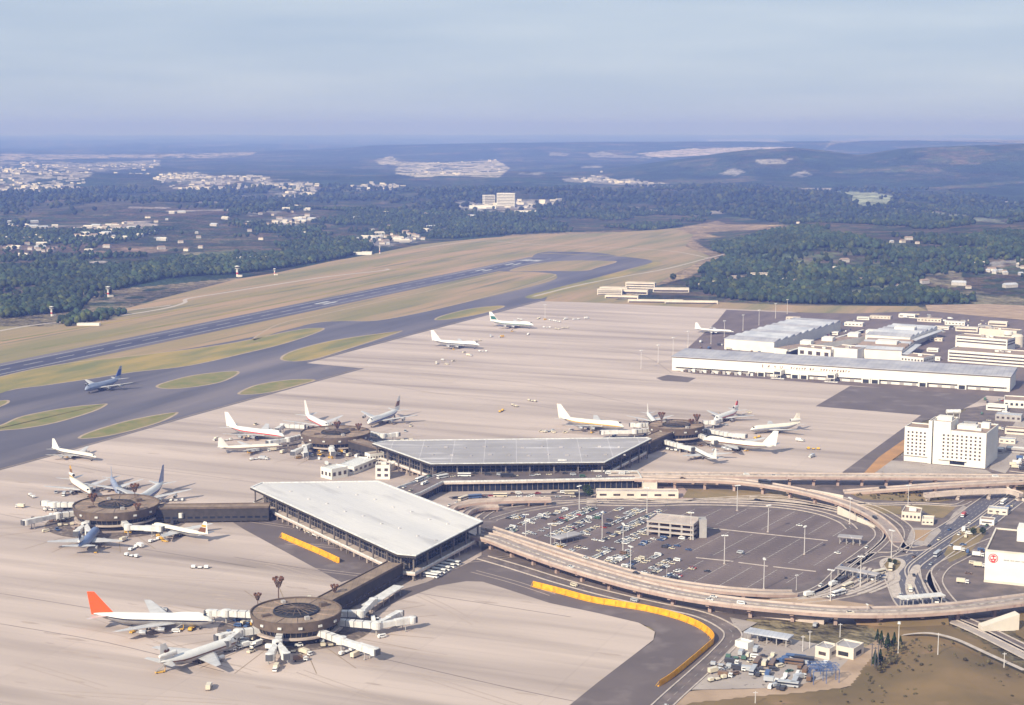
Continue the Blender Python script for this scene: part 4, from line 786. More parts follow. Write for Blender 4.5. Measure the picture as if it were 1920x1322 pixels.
# far terminal-side terraces, tower block and villages are in the landscape part below
# ================================================================ aircraft
def ring(x, ry, rz, zc, n=24, hump=0):
    out = []
    for k in range(n):
        a = 2 * math.pi * (k + .5) / n; y = ry * math.cos(a); z = rz * math.sin(a)
        if hump and z > 0: z += hump * (z / rz) ** 1.5; y *= 1 - .28 * (z > rz * .6) * min(1, hump / 1.6)
        out.append((x, y, zc + z))
    return out
def foil(b, root, tip, cr, ct, tr, tt, mi=0, axis='y'):   # root/tip leading edges, chord towards -x
    rings = []
    for (p, c, th) in ((root, cr, tr), (tip, ct, tt)):
        pr = [(0, 0), (-.12, .5), (-.4, .5), (-1, .04), (-1, -.04), (-.4, -.38), (-.12, -.4)]
        if axis == 'y': rings.append([(p[0] + c * u, p[1], p[2] + th * v) for u, v in pr])
        else: rings.append([(p[0] + c * u, p[1] + th * v, p[2]) for u, v in pr])
    b.loft(rings, mi)
KIND = {
 'jumbo': dict(L=68.6, R=3.25, zc=5.6, span=59.6, cr=14.5, ct=4.2, wx=.30, sweep=.80, dih=.12, engines=[(11.8, 'w'), (20.8, 'w')], er=1.35, el=6.0, fin=(12.3, 12.5, 4.2, 12.0), tp=(11, 9.5, 2.8, 7.2), hump=1.9),
 'four': dict(L=57.0, R=2.25, zc=4.1, span=45.2, cr=10.5, ct=2.6, wx=.35, sweep=.68, dih=.12, engines=[(8.4, 'w'), (14.2, 'w')], er=.8, el=4.6, fin=(8.0, 8.4, 2.8, 6.4), tp=(7.2, 5.8, 1.8, 4.6), hump=0),
 'tri': dict(L=54.0, R=3.0, zc=4.9, span=50.0, cr=12.5, ct=3.6, wx=.33, sweep=.68, dih=.10, engines=[(8.6, 'w')], er=1.4, el=6.2, fin=(9.0, 8.5, 3.4, 6.0), tp=(10.8, 7.0, 2.6, 6.0), hump=0),
}
def airliner(kind, nose, tail, label, body='plane_white', fin='plane_white', line='livery_dark', belly='plane_metal', anchor='tail', wing='wing_grey', emblem=None, finband=None, group='airliners parked and taxiing'):
    K = KIND[kind]; zc = K['zc']; L = K['L']; Rr = K['R']; a, e = P(*nose, zc), P(*tail, zc); d = (a - e); d.z = 0; d.normalize()
    base = {'tail': e + d * (L / 2), 'nose': a - d * (L / 2), 'mid': (a + e) / 2}[anchor]; base = Vector((base.x, base.y, .1))
    t = empty('airliner', base, label, 'airliner', group, math.atan2(d.y, d.x), world=False)
    X = lambda s: L / 2 - s * L
    st = [(0, .04, -.25), (.012, .30, -.18), (.035, .56, -.10), (.07, .82, -.04), (.11, .97, 0), (.15, 1, 0), (.22, 1, 0), (.28, 1, 0), (.34, 1, 0), (.50, 1, 0), (.66, 1, 0), (.74, .95, .05), (.82, .78, .22), (.90, .52, .44), (.96, .28, .60), (1.0, .08, .70)]
    hp = {.035: .25, .07: .7, .11: 1.0, .15: 1, .22: 1, .28: .75, .34: .25} if K['hump'] else {}
    rings = [ring(X(s), Rr * r, Rr * r * (1.06 if kind == 'jumbo' else 1.05), zc + o * Rr, hump=K['hump'] * .55 * hp.get(s, 0)) for s, r, o in st]
    b = MB(); n = 24; vs = [v for r in rings for v in r]
    for k in range(len(rings) - 1):
        for i in range(n):
            aa = (i + 1) % n; ang = math.degrees(2 * math.pi * (i + 1) / n) % 360
            mi = 0 if 14 <= ang <= 166 else (1 if (ang < 14 or ang > 346 or 166 < ang < 194) and 1 < k < 13 else 2)
            b.add([vs[k*n+i], vs[k*n+aa], vs[(k+1)*n+aa], vs[(k+1)*n+i]][::-1], [(0, 1, 2, 3)], mi)
    b.build('fuselage', [body, line, belly], t, smooth_=True)
    b = MB(); x = X(.045)
    for s in (-1, 1): b.mark(); b.add([(x + .6, s * Rr * .50, zc + Rr * .42), (x - 1.0, s * Rr * .68, zc + Rr * .50), (x - .9, s * Rr * .36, zc + Rr * .86), (x + .3, s * Rr * .12, zc + Rr * .74)] if kind != 'jumbo' else [(x - .2, s * 1.7, zc + 3.05), (x - 2.0, s * 1.95, zc + 3.1), (x - 2.0, s * 1.2, zc + 3.9), (x - .4, s * .5, zc + 3.75)], [(0, 1, 2, 3)])
    build_each(b, 'cockpit_window', 'glass_dark', t)
    hs = K['span'] / 2
    for s in (-1, 1):
        wr = (X(K['wx']), s * Rr * .75, zc - Rr * .55); wt = (X(K['wx']) - hs * K['sweep'], s * hs, zc - Rr * .55 + hs * K['dih'])
        b = MB(); foil(b, wr, wt, K['cr'], K['ct'], 1.4 if kind != 'four' else 1.0, .25); wg = b.build('wing', wing, t)
        for (ey, _) in K['engines']:
            f = (ey - Rr * .75) / (hs - Rr * .75); le = [wr[i] + (wt[i] - wr[i]) * f for i in range(3)]; er = K['er']; ez = le[2] - er * 1.35; ex = le[0] + K['el'] * .75
            b = MB(); rr_ = [(0, .86), (.04, 1.0), (.35, 1.05), (.62, .9), (.75, .62), (1.0, .30)]
            b.loft([[(ex - u * K['el'], s * ey + er * q * math.cos(2*math.pi*k/12), ez + er * q * math.sin(2*math.pi*k/12)) for k in range(12)] for u, q in rr_], 0)
            b.add([(ex + .03, s * ey + er * .78 * math.cos(2*math.pi*k/12), ez + er * .78 * math.sin(2*math.pi*k/12)) for k in range(12)], [tuple(range(12))], 1)
            b.add([(ex - .8, s * ey - .12, ez + er * .8), (le[0] - 2.5, s * ey - .12, ez + er * .8), (le[0] - 2.5, s * ey - .12, le[2] + .1), (le[0] - .1, s * ey - .12, le[2] + .2), (ex - .8, s * ey + .12, ez + er * .8), (le[0] - 2.5, s * ey + .12, ez + er * .8), (le[0] - 2.5, s * ey + .12, le[2] + .1), (le[0] - .1, s * ey + .12, le[2] + .2)], [(0,1,2,3),(7,6,5,4),(0,3,7,4),(0,4,5,1),(1,5,6,2),(2,6,7,3)], 0)
            b.build('engine', ['plane_metal', 'black_trim'], t, smooth_=False)
        sp, c0, c1, sw = K['tp']; b = MB(); z = zc + Rr * .45; xr = X(.865); foil(b, (xr, s * Rr * .35, z), (xr - sw, s * sp, z + sp * .1), c0 * .9, c1, .7, .2); b.build('tailplane', wing, t)
    fh, c0, c1, sw = K['fin']; xr = X(.815); zf = zc + Rr * .55; zt = zf + fh + Rr * .3
    def fx(z): u = (z - zf) / (zt - zf); return xr - sw * u, c0 + (c1 - c0) * u
    b = MB(); foil(b, (xr, 0, zf), (xr - sw, 0, zt), c0 + 1.5, c1, .9, .3, axis='z'); fo = b.build('tail_fin', fin, t)
    if finband:
        for (u0, u1, m) in finband:
            z0, z1 = zf + (zt - zf) * u0, zf + (zt - zf) * u1; b = MB()
            x0, k0 = fx(z0); x1, k1 = fx(z1); th0 = .5 * (1 - u0) + .2; th1 = .5 * (1 - u1) + .2
            b.loft([[(x0 - k0 * .06, -th0, z0), (x0 - k0 * .92, -th0 * .7, z0), (x0 - k0 * .92, th0 * .7, z0), (x0 - k0 * .06, th0, z0)], [(x1 - k1 * .06, -th1, z1), (x1 - k1 * .92, -th1 * .7, z1), (x1 - k1 * .92, th1 * .7, z1), (x1 - k1 * .06, th1, z1)]])
            b.build('fin_stripe', m, fo)
    if emblem:
        zz = zf + (zt - zf) * .48; x0, k0 = fx(zz); b = MB()
        for s in (-1, 1):
            for (ox, oz, r_) in ((0, 0, 1.2), (1.1, 1.0, .8), (-1.1, 1.0, .8), (-.9, -1.0, .7), (.9, -1.0, .7)): disc_on(b, Vector((x0 - k0 * .45 + ox, s * .52, zz + oz)), .01, r_, Vector((1, 0, 0)), Vector((0, 0, 1)), 10)
        b.build('emblem', emblem, fo)
    if kind == 'tri':
        b = MB(); zz = zc + Rr * 1.75; x0 = X(.80)
        b.loft([[(x0 - u, 1.35 * q * math.cos(2*math.pi*k/12), zz + 1.35 * q * math.sin(2*math.pi*k/12)) for k in range(12)] for u, q in ((0, .95), (.8, 1.05), (7, 1.0), (11, .55))], 0)
        b.add([(x0 + .03, 1.1 * math.cos(2*math.pi*k/12), zz + 1.1 * math.sin(2*math.pi*k/12)) for k in range(12)], [tuple(range(12))], 1); b.build('engine', ['plane_white', 'black_trim'], t)
    gy = Rr * .9
    for (gx, yy, w_) in ((X(.11), 0, 2), (X(.53), gy, 4), (X(.53), -gy, 4)):
        b = MB(); b.tube((gx, yy, .5), (gx, yy, zc - Rr * .8), .18, n=6)
        for dx in ((0,) if w_ == 2 else (-.8, .8)):
            for dy in (-.45, .45): b.tube((gx + dx, yy + dy - .2, .55), (gx + dx, yy + dy + .2, .55), .55, n=10, mi=1)
        b.build('landing_gear', ['steel_pole', 'tyre'], t)
    return t
airliner('jumbo', (402,1163), (176,1158), 'white jumbo jet with a bright orange tail fin at the nearest satellite', fin='livery_orange', line='livery_dark')
airliner('tri', (428,1206), (300,1250), 'white airliner with a brown flower emblem on its fin in the foreground', body='plane_white', line='livery_brown', emblem='livery_brown', finband=None)
airliner('tri', (184,990), (148,1030), 'blue topped airliner seen from its tail in front of the left satellite', body='plane_blue', fin='plane_blue', line='plane_steel', belly='plane_steel', finband=[(.5, .8, 'livery_dark')])
airliner('four', (292,985), (391,1006), 'white airliner with a brown and gold fin stripe right of the left satellite', body='plane_cream', line='livery_dark', finband=[(.12, .5, 'livery_brown'), (.55, .72, 'livery_gold')])
airliner('tri', (176,928), (131,899), 'white airliner with a gold banded fin behind the left satellite', body='plane_cream', line='livery_brown', fin='livery_gold', finband=[(.5, .75, 'livery_brown')])
airliner('jumbo', (262,938), (306,908), 'pale airliner with a thin dark fin right behind the left satellite', fin='plane_blue', line='livery_blue')
airliner('four', (222,922), (208,896), 'airliner mostly hidden behind the middle of the left satellite roof', body='plane_steel', fin='plane_steel', line='livery_blue')
airliner('four', (181,857), (86,841), 'cream airliner taxiing at the left where the asphalt meets the concrete', body='plane_cream', line='livery_dark', anchor='nose')
airliner('jumbo', (148,733), (226,712), 'blue grey jumbo jet taxiing on the dark taxiway', body='plane_steel', fin='plane_steel', line='plane_blue', belly='plane_steel', finband=[(.25, .75, 'livery_blue')])
airliner('jumbo', (612,800), (573,780), 'white jumbo jet nosed in behind the far left satellite', line='livery_red')
airliner('jumbo', (678,798), (748,771), 'white jumbo jet with a patterned fin right of the far left satellite', line='livery_blue', finband=[(.3, .65, 'livery_brown')])
airliner('jumbo', (523,816), (427,803), 'white airliner at the left of the far left satellite, farther of the two', line='livery_red')
airliner('four', (522,836), (407,842), 'white airliner at the left of the far left satellite, nearer of the two', body='plane_cream', line='livery_brown')
airliner('jumbo', (1180,801), (1050,787), 'long white jumbo jet with a tall fin left of the far right satellite', body='plane_cream', fin='plane_cream', line='livery_gold')
airliner('four', (1232,797), (1213,775), 'airliner seen nose on behind the far right satellite', line='livery_green')
airliner('tri', (1330,790), (1384,771), 'white airliner with a red capped fin beyond the far right satellite', line='livery_red', finband=[(.5, .9, 'livery_red')])
airliner('tri', (1396,806), (1500,797), 'white airliner with an engine under its plain fin at the far right satellite', body='plane_cream', fin='plane_cream', line='plane_steel')
airliner('jumbo', (1330,826), (1452,840), 'white airliner nearer the road at the far right satellite', body='plane_cream', line='livery_brown')
airliner('four', (1297,840), (1344,864), 'white airliner pointing away at the road side of the far right satellite', line='livery_dark')
airliner('jumbo', (990,609), (921,604.5), 'white and dark green jumbo jet parked alone at the top of the apron', line='livery_green', finband=[(.2, .55, 'livery_green')])
airliner('jumbo', (885,646), (812,641), 'white airliner parked alone below the green one at the top of the apron', line='livery_dark')
airliner('four', (1372,622), (1302,618), 'pale airliner parked left of the ribbed hangar', line='livery_dark')
# ================================================================ jet bridges
def jetbridge(a, m, e, label, h=4.6, wd=3.2, arm2=None, group='boarding bridges around the satellites', ht=None):
    A, Mm, E = P(*a, 6.2), P(*m, 6.2), P(*e, 5.6); c = Vector((Mm.x, Mm.y, .1)); t = empty('jet_bridge', c, label, 'boarding bridge', group)
    b = MB(); b.bar(A, Mm, 3.6, 4.4, 7.8); L = (Mm - A).length; d = (Mm - A).normalized(); ang = math.atan2(d.y, d.x); f = b.build('fixed_tunnel', 'bridge_white', t)
    b = MB()
    for k in range(int(L / 5) + 1): p = A + d * (k * 5.0); b.box((p.x, p.y), .3, 3.85, 4.3, 7.95, ang)
    b.build('rib', 'bridge_dark', f, origin=c)
    b = MB(); b.bar(A, Mm, 2.6, 3.9, 4.395); b.build('floor_beam', 'bridge_dark', f, origin=c)
    b = MB(); b.lathe((c.x, c.y), [(0.01, 4.2), (2.8, 4.2), (2.8, 8.0), (0.01, 8.5)], 16); b.build('rotunda', 'bridge_white', t)
    b = MB(); b.tube((c.x, c.y, .1), (c.x, c.y, 4.2), .6, n=8); b.build('column', 'wall_grey', t)
    for E_ in [E] + ([P(*arm2, 5.6)] if arm2 else []):
        d2 = (E_ - Mm); d2.z = 0; L2 = d2.length; d2.normalize(); n2 = Vector((-d2.y, d2.x, 0)); mid = Mm + d2 * (L2 * .52)
        b = MB(); p0 = Mm + d2 * 2; p1 = mid; b.bar(p0, p1, 3.0, 4.4, 7.4); b.bar(mid, E_ - d2 * 1.5, 3.5, 4.2, 7.7); tt = b.build('telescopic_tunnel', 'bridge_white', t)
        b = MB(); b.bar(p0, p1, 3.06, 4.9, 5.2); b.build('tunnel_shadow_gap', 'bridge_dark', tt, origin=c) if False else None
        b = MB(); b.lathe((E_.x, E_.y), [(0.01, 4.0), (2.5, 4.0), (2.5, 7.6), (0.01, 8.0)], 12); cb = b.build('cab', 'bridge_white', t)
        b = MB(); q = E_ + d2 * 1.9; b.box((q.x, q.y), 2.0, 3.6, 4.2, 7.5, math.atan2(d2.y, d2.x)); b.build('bellows', 'bridge_dark', cb, origin=c)
        g = Mm + d2 * (L2 * .78)
        for s in (-1, 1):
            b = MB(); q = g + n2 * s * 1.8; b.tube((q.x, q.y, .3), (q.x, q.y, 4.4), .28, n=6); b.tube((q.x - .4 * d2.x, q.y - .4 * d2.y, .5), (q.x + .4 * d2.x, q.y + .4 * d2.y, .5), .5, n=8); b.build('leg', 'wall_grey', t)
        b = MB(); b.bar(g + n2 * 2.2, g - n2 * 2.2, .8, 3.7, 4.15); b.build('cross_beam', 'wall_grey', t)
    return t
J = [((478,1152),(424,1149),(393,1150),'white jet bridge reaching the orange-tailed jumbo from the nearest satellite',None),
 ((490,1180),(447,1186),(412,1196),'two armed jet bridge of the nearest satellite at the brown emblem airliner',(425,1206)),
 ((525,1192),(520,1206),(506,1232),'empty forked jet bridge in front of the nearest satellite',(536,1230)),
 ((595,1184),(640,1200),(702,1222),'empty jet bridge pointing down right from the nearest satellite',None),
 ((634,1166),(706,1172),(772,1163),'empty forked jet bridge at the right of the nearest satellite',(748,1152)),
 ((636,1150),(676,1150),(700,1128),'folded jet bridge tucked beside the near corridor',None),
 ((140,946),(102,946),(84,944),'upper left jet bridge of the left satellite',None),
 ((142,962),(108,966),(48,980),'long lower left jet bridge of the left satellite',None),
 ((170,976),(160,984),(144,1000),'forked jet bridge at the nose of the blue airliner',(166,1000)),
 ((228,976),(240,988),(300,992),'jet bridge right of the left satellite to the gold striped airliner',None),
 ((280,950),(318,962),(340,966),'jet bridge folded below the long corridor of the left satellite',None),
 ((572,800),(530,798),(520,806),'white jet bridge at the upper left of the far left satellite',None),
 ((566,818),(540,824),(505,830),'middle jet bridge at the left of the far left satellite',None),
 ((590,832),(572,838),(550,850),'forked empty jet bridge in front of the far left satellite',(573,852)),
 ((622,838),(622,842),(624,850),'short jet bridge at the front of the far left satellite',None),
 ((694,812),(718,817),(744,815),'jet bridge right of the far left satellite along the grey roof',None),
 ((1218,796),(1200,797),(1186,797),'jet bridge at the nose of the long jumbo by the far right satellite',None),
 ((1220,806),(1190,809),(1130,811),'empty jet bridge below the long jumbo by the far right satellite',None),
 ((1318,792),(1338,792),(1350,788),'jet bridge above right of the far right satellite',None),
 ((1320,806),(1362,814),(1395,818),'jet bridge from the far right satellite to the plain finned airliner',None),
 ((1306,814),(1325,822),(1340,829),'jet bridge from the far right satellite to the airliner nearer the road',None),
 ((1246,828),(1275,836),(1296,842),'lowest jet bridge of the far right satellite beside its corridor',None)]
for a, m, e, lb, ar in J: jetbridge(a, m, e, lb, arm2=ar)
# ================================================================ small apron vehicles
def veh(kind, col):
    b = MB()
    if kind == 'car':
        b.prism([Vector(p) for p in ((-2.2,-.85,0),(2.2,-.85,0),(2.2,.85,0),(-2.2,.85,0))], .28, .82, 0)
        b.loft([[(-1.6,-.75,.82),(.9,-.75,.82),(.9,.75,.82),(-1.6,.75,.82)], [(-1.1,-.62,1.36),(.3,-.62,1.36),(.3,.62,1.36),(-1.1,.62,1.36)]], 1, cap=False)
        b.add([(-1.1,-.62,1.365),(.3,-.62,1.365),(.3,.62,1.365),(-1.1,.62,1.365)], [(0,1,2,3)], 0); xs = (-1.35, 1.35); yw = .86; r = .32
    elif kind == 'van':
        b.loft([[(-2.3,-.9,.35),(2.4,-.9,.35),(2.4,.9,.35),(-2.3,.9,.35)], [(-2.3,-.9,1.2),(2.4,-.9,1.2),(2.4,.9,1.2),(-2.3,.9,1.2)], [(-2.2,-.8,2.05),(1.7,-.8,2.05),(1.7,.8,2.05),(-2.2,.8,2.05)]], 0); b.box((0, 0), 3.6, 1.83, 1.3, 1.75, 0, 1); xs = (-1.5, 1.5); yw = .9; r = .36
    elif kind == 'bus':
        b.box((0, 0), 10.5, 2.5, .45, 1.5, 0, 0); b.box((0, 0), 10.4, 2.44, 1.5, 2.35, 0, 1); b.box((0, 0), 10.5, 2.5, 2.35, 3.0, 0, 0); xs = (-3.4, 3.6); yw = 1.2; r = .5
    elif kind == 'truck':
        b.box((-1.2, 0), 5.2, 2.3, .9, 3.1, 0, 0); b.box((2.7, 0), 2.0, 2.2, .6, 2.3, 0, 2); b.box((2.9, 0), 1.7, 2.24, 1.5, 2.1, 0, 1); xs = (-2.6, 2.6); yw = 1.1; r = .48
    elif kind == 'tug':
        b.box((0, 0), 4.6, 2.4, .35, 1.2, 0, 0); b.box((-.6, 0), 1.6, 1.8, 1.2, 2.1, 0, 1); b.box((-.6, 0), 1.7, 1.9, 2.1, 2.25, 0, 0); xs = (-1.4, 1.4); yw = 1.15; r = .45
    elif kind == 'dolly':
        for k in range(3): b.box((k * 4.2 - 4.2, 0), 3.4, 2.2, .5, .65, 0, 3); b.box((k * 4.2 - 4.2, 0), 2.6, 2.0, .65, 2.1 if k != 1 else 1.2, 0, 0)
        xs = (-5, -1, 1, 5); yw = 1.0; r = .3
    for x in xs:
        for s in (-1, 1): b.tube((x, s * yw - .1, r), (x, s * yw + .1, r), r, n=8, mi=3)
    return b
PROTO = {}; VN = dict(car='car', van='van', bus='bus', truck='truck', tug='tow_tractor', dolly='baggage_train')
def put(kind, col, loc, rz, label, cat, group, z=.15):
    k = (kind, col)
    if k not in PROTO:
        o = veh(kind, col).build(VN[kind], ['car_' + col, 'glass_dark', 'car_white', 'tyre']); PROTO[k] = o
    else: o = PROTO[k].copy(); C.objects.link(o)
    o.location = (loc.x, loc.y, loc.z + z); o.rotation_euler = (0, 0, rz); tag(o, label, cat, group); return o
CN = dict(white='white', cream='cream', silver='silver', dark='black', red='red', blue='dark blue', green='dark green', yellow='yellow', brown='brown')
def pickcol(rs, w=None): return rs.choices(['white','cream','silver','dark','red','blue','green','brown','yellow'], w or [34,22,12,12,5,7,3,4,1])[0]
AV = [('nearest satellite', [(455,1200),(470,1208),(478,1199),(500,1200),(440,1210),(560,1212),(620,1212),(650,1225),(668,1232),(430,1222),(575,1228),(700,1168),(716,1196),(245,1172),(330,1186),(480,1213),(590,1205),(392,1292)]),
      ('left satellite', [(105,925),(120,930),(60,932),(95,958),(250,1030),(262,1026),(247,1044),(232,1015),(300,1010),(240,1000),(120,975),(330,940),(290,1015),(38,952),(350,978),(465,968),(375,1066)]),
      ('far left satellite', [(600,848),(640,850),(655,856),(510,846),(530,850),(598,862),(620,860),(670,858),(690,852),(560,860),(500,822),(470,822),(480,797),(760,810),(770,800),(405,826),(425,827),(480,862),(495,862),(650,868),(633,880),(612,872)]),
      ('far right satellite', [(1015,810),(1022,811),(1030,810),(1038,812),(1060,812),(1072,808),(1220,818),(1340,846),(1385,822),(1420,822),(1345,800),(1360,798),(1500,828),(1525,843),(1522,858),(1300,848),(1405,775),(1430,812),(1260,845)]),
      ('upper remote stands', [(1010,598),(1022,600),(1035,602),(1046,604),(1060,600),(1080,600),(1100,598),(1025,615),(1045,618),(1060,616),(975,600),(920,632),(940,633),(990,628),(905,660),(880,668),(830,676),(850,678),(818,683),(838,684),(965,762),(940,772),(998,753),(895,640),(870,662)])]
rs = random.Random(11); cnt = {}
for where, pts in AV:
    for k, q in enumerate(pts):
        kd = rs.choice(['truck','tug','van','dolly','truck','dolly']); cl = rs.choice(['white','cream','yellow','white','silver','cream']); g = P(*q)
        nm = dict(truck='box truck', tug='tow tractor', van='van', dolly='baggage trolley train')[kd]
        put(kd, cl, g, rs.uniform(0, 6.28), f'{CN[cl]} {nm} on the concrete by the {where}', 'apron vehicle', f'{CN[cl]} {nm}s by the {where}')

rs = random.Random(63)
for where, cc, r_ in (('nearest satellite', c1, 25), ('left satellite', c2, 31), ('far left satellite', c3, 31), ('far right satellite', c4, 25)):
    for k in range(26):
        a = rs.uniform(0, 6.283); q = cc + Vector((math.cos(a), math.sin(a), 0)) * rs.uniform(r_ + 1, r_ + (14 if k % 2 else 38)); kd = rs.choice(['truck','tug','van','dolly','dolly','tug']); cl = rs.choice(['white','cream','yellow','silver','dark','cream','brown','blue'])
        nm = dict(truck='box truck', tug='tow tractor', van='van', dolly='baggage trolley train')[kd]
        put(kd, cl, q, a + rs.choice((0, 1.57)), f'{CN[cl]} {nm} on the concrete by the {where}', 'apron vehicle', f'{CN[cl]} {nm}s by the {where}', .16)
def stairs():
    b = MB(); b.box((0, 0), 5, 1.9, .3, .9, 0, 0)
    for k in range(7): b.box((-2 + k * .65, 0), .65, 1.6, .9 + k * .42, 1.3 + k * .42, 0, 2)
    b.box((2.9, 0), 1.4, 1.8, 3.6, 3.8, 0, 2); b.tube((2.6, 0, .5), (2.9, 0, 3.6), .18, n=5, mi=0)
    for x in (-1.8, 1.8):
        for s in (-1, 1): b.tube((x, s * .9 - .1, .35), (x, s * .9 + .1, .35), .35, n=8, mi=3)
    return b
st_ = None
for k, q in enumerate([(250,1186),(335,1182),(360,1238),(300,1262),(390,1240),(130,858),(310,1016),(180,1036),(460,822),(470,850),(1110,812),(1400,846),(1450,808),(960,622),(850,656),(590,792),(740,786),(1350,780)]):
    if st_ is None: o = st_ = stairs().build('passenger_stairs', ['car_yellow', 'glass_dark', 'wall_grey', 'tyre'])
    else: o = st_.copy(); C.objects.link(o)
    g = P(*q); o.location = (g.x, g.y, .15); o.rotation_euler.z = rs.uniform(0, 6.28); tag(o, 'yellow wheeled passenger stairs beside a parked airliner', 'stairs', 'wheeled stairs on the apron')
# ================================================================ landside ground
sheet('forecourt', [(700,945),(745,915),(830,884),(1140,884),(1300,888),(1640,888),(1850,742),(1920,742),(2300,742),(2400,1190),(1920,1160),(1620,1172),(1400,1160),(1372,1190),(1310,1160),(1200,1128),(1080,1096),(960,1055),(905,1040),(860,1020),(760,980)], .07, 'road_surface')
sheet('cargo_yard', [(1345,602),(1362,581),(1480,586),(1600,588),(1740,583),(1830,592),(1920,601),(2100,603),(2100,760),(1850,742),(1300,701),(1262,694),(1290,652)], .16, 'asphalt_lot')
sheet('bare_field', [(1735,572),(1850,570),(1920,573),(2100,575),(2100,606),(1920,600),(1830,592),(1740,583)], .05, 'orange_soil').data.materials[0] = M['dirt']
sheet('tan_bank', [(1100,567),(1180,560),(1330,566),(1500,573),(1720,574),(1740,583),(1600,589),(1480,585),(1360,580)], .02, 'dry_grass')
LOT = [(915,987),(960,965),(1040,953),(1120,950),(1210,955),(1340,953),(1470,957),(1545,970),(1590,988),(1618,1008),(1616,1030),(1580,1060),(1520,1090),(1450,1106),(1380,1107),(1290,1099),(1200,1079),(1100,1049),(1010,1019),(950,1001)]
sheet('parking_lot', LOT, .11, 'asphalt_lot')
lotw = [tuple(P(*q)[:2]) for q in LOT]
def inlot(p, poly=lotw):
    r = False; n = len(poly)
    for i in range(n):
        (x0, y0), (x1, y1) = poly[i], poly[(i+1) % n]
        if (y0 > p[1]) != (y1 > p[1]) and p[0] < (x1 - x0) * (p[1] - y0) / (y1 - y0) + x0: r = not r
    return r
LO = P(1250, 1030); RD = (P(1493, 1013) - P(1441, 1043)).normalized(); CD = Vector((RD.y, -RD.x, 0)); LA = math.atan2(RD.y, RD.x)
mk = MB(); rs = random.Random(21); carspots = []
for i in range(-9, 12):
    o_ = i * 16.5; run = None
    for j in range(-60, 70):
        p = LO + CD * o_ + RD * (j * 2.6); ok = inlot(p) and inlot(p + CD * 6) and inlot(p - CD * 6)
        for (a, e) in (((1320,988),(1560,1013)), ((1295,1044),(1540,1071)), ((1000,1010),(1300,1040))):
            A, E = P(*a), P(*e); d = (E - A); t_ = (p - A).dot(d) / d.length_squared; 
            if -.1 < t_ < 1.1 and abs((p - A).cross(d.normalized()).z) < 8: ok = False
        if ok and run is None: run = p
        if not ok and run is not None:
            if (p - run).length > 10: mk.bar(run, p, .45, .115, .125)
            run = None
        if ok: carspots.append((i, j, p))
mk2 = mk
for (i, j, p) in carspots:
    if j % 2 == 0: 
        for s in (-1, 1): mk2.bar(p + CD * s * .3, p + CD * s * 4.8, .14, .115, .121)
tag(mk2.build('bay_marking', 'paint_line'), kind='structure')
for q in (((1325,990),(1552,1014)), ((1305,1046),(1375,1053)), ((1385,1055),(1440,1062)), ((1450,1063),(1530,1072))):
    b = MB(); b.bar(P(*q[0]), P(*q[1]), 1.4, .112, .30); tag(b.build('lot_kerb', 'kerb'), kind='structure')
n_in = 0
for (i, j, p) in carspots:
    for s in (-1, 1):
        x, y = to_px(p.x, p.y, 0); f_ = .5 + .5 * math.sin(i * 2.3 + j * .13 + s)
        pr = (.95 if f_ > .3 else .3) if x < 1240 else (.6 if x < 1300 and y > 1020 else (.10 if x < 1350 and f_ > .5 else .012))
        if rs.random() < pr * .62 and n_in < 285:
            cl = pickcol(rs); g = p + CD * s * (2.7 + rs.uniform(-.2, .2)); n_in += 1; reg = 'left of the open deck building' if x < 1195 and y < 1010 else ('below the open deck building' if x < 1300 else 'on the empty right side of the lot')
            put('car' if rs.random() < .9 else 'van', cl, g, math.atan2(CD.y, CD.x) + (0 if rs.random() < .5 else math.pi), f'{CN[cl]} vehicle parked in the big lot {reg}', 'car', f'{CN[cl]} cars {reg}', .12)
cb = MB(); cn2 = 0
VT = veh('car', 'white')
for (i, j, p) in carspots:
    for s in (-1, 1):
        x, y = to_px(p.x, p.y, 0); f_ = .5 + .5 * math.sin(i * 2.3 + j * .13 + s)
        if x < 1245 and f_ > .40 and y < 1075 and rs.random() < .55:
            g = p + CD * s * 2.7 + Vector((rs.uniform(-.2, .2), 0, 0)); ca, sa = CD.x, CD.y
            cb.box((g.x, g.y), 4.3, 1.7, .4, .95, math.atan2(CD.y, CD.x), rs.choice((0, 0, 0, 1, 2, 3))); cb.box((g.x, g.y), 2.2, 1.45, .95, 1.45, math.atan2(CD.y, CD.x), 4, rs.choice((0, 0, 1, 2, 3))); cn2 += 1
tag(cb.build('packed_cars', ['car_white', 'car_silver', 'car_dark', 'car_cream', 'glass_dark']), 'densely packed cars filling in the far left rows of the lot', 'cars', kind='stuff')
print('lot cars', n_in, cn2)
# kerbed ring roads and lanes (pale kerbs on the dark road surface)
def kerbs(name, px, wd, z=.10, lines=0, surf='road_surface', hh=.45, kw=.8, sm=6):
    p = smooth(PP(px), sm); b = MB(); ribbon(b, p, wd); o = b.build(name, surf); o.location.z = z + .03; tag(o, kind='structure')
    b = MB()
    for s in (-1, 1): wallstrip(b, p, s * (wd / 2 + kw / 2), kw, z, z + hh)
    tag(b.build('road_kerb', 'kerb'), kind='structure')
    if lines:
        b = MB()
        for k in range(1, lines): dashes(b, p, .25, 5, 5, z + .06, -wd / 2 + wd * k / lines)
        tag(b.build('lane_marking', 'paint_line'), kind='structure')
    return p
r1 = kerbs('ring_road', [(1100,945),(1216,947),(1295,945),(1385,946.5),(1469,951),(1535,962),(1580,978),(1597,992)], 7, lines=2)
r2 = kerbs('ring_road', [(1330,940),(1440,940),(1520,948),(1590,964),(1640,987),(1652,1004),(1640,1020),(1612,1042),(1585,1062),(1545,1100),(1500,1117),(1440,1121)], 7, lines=2)
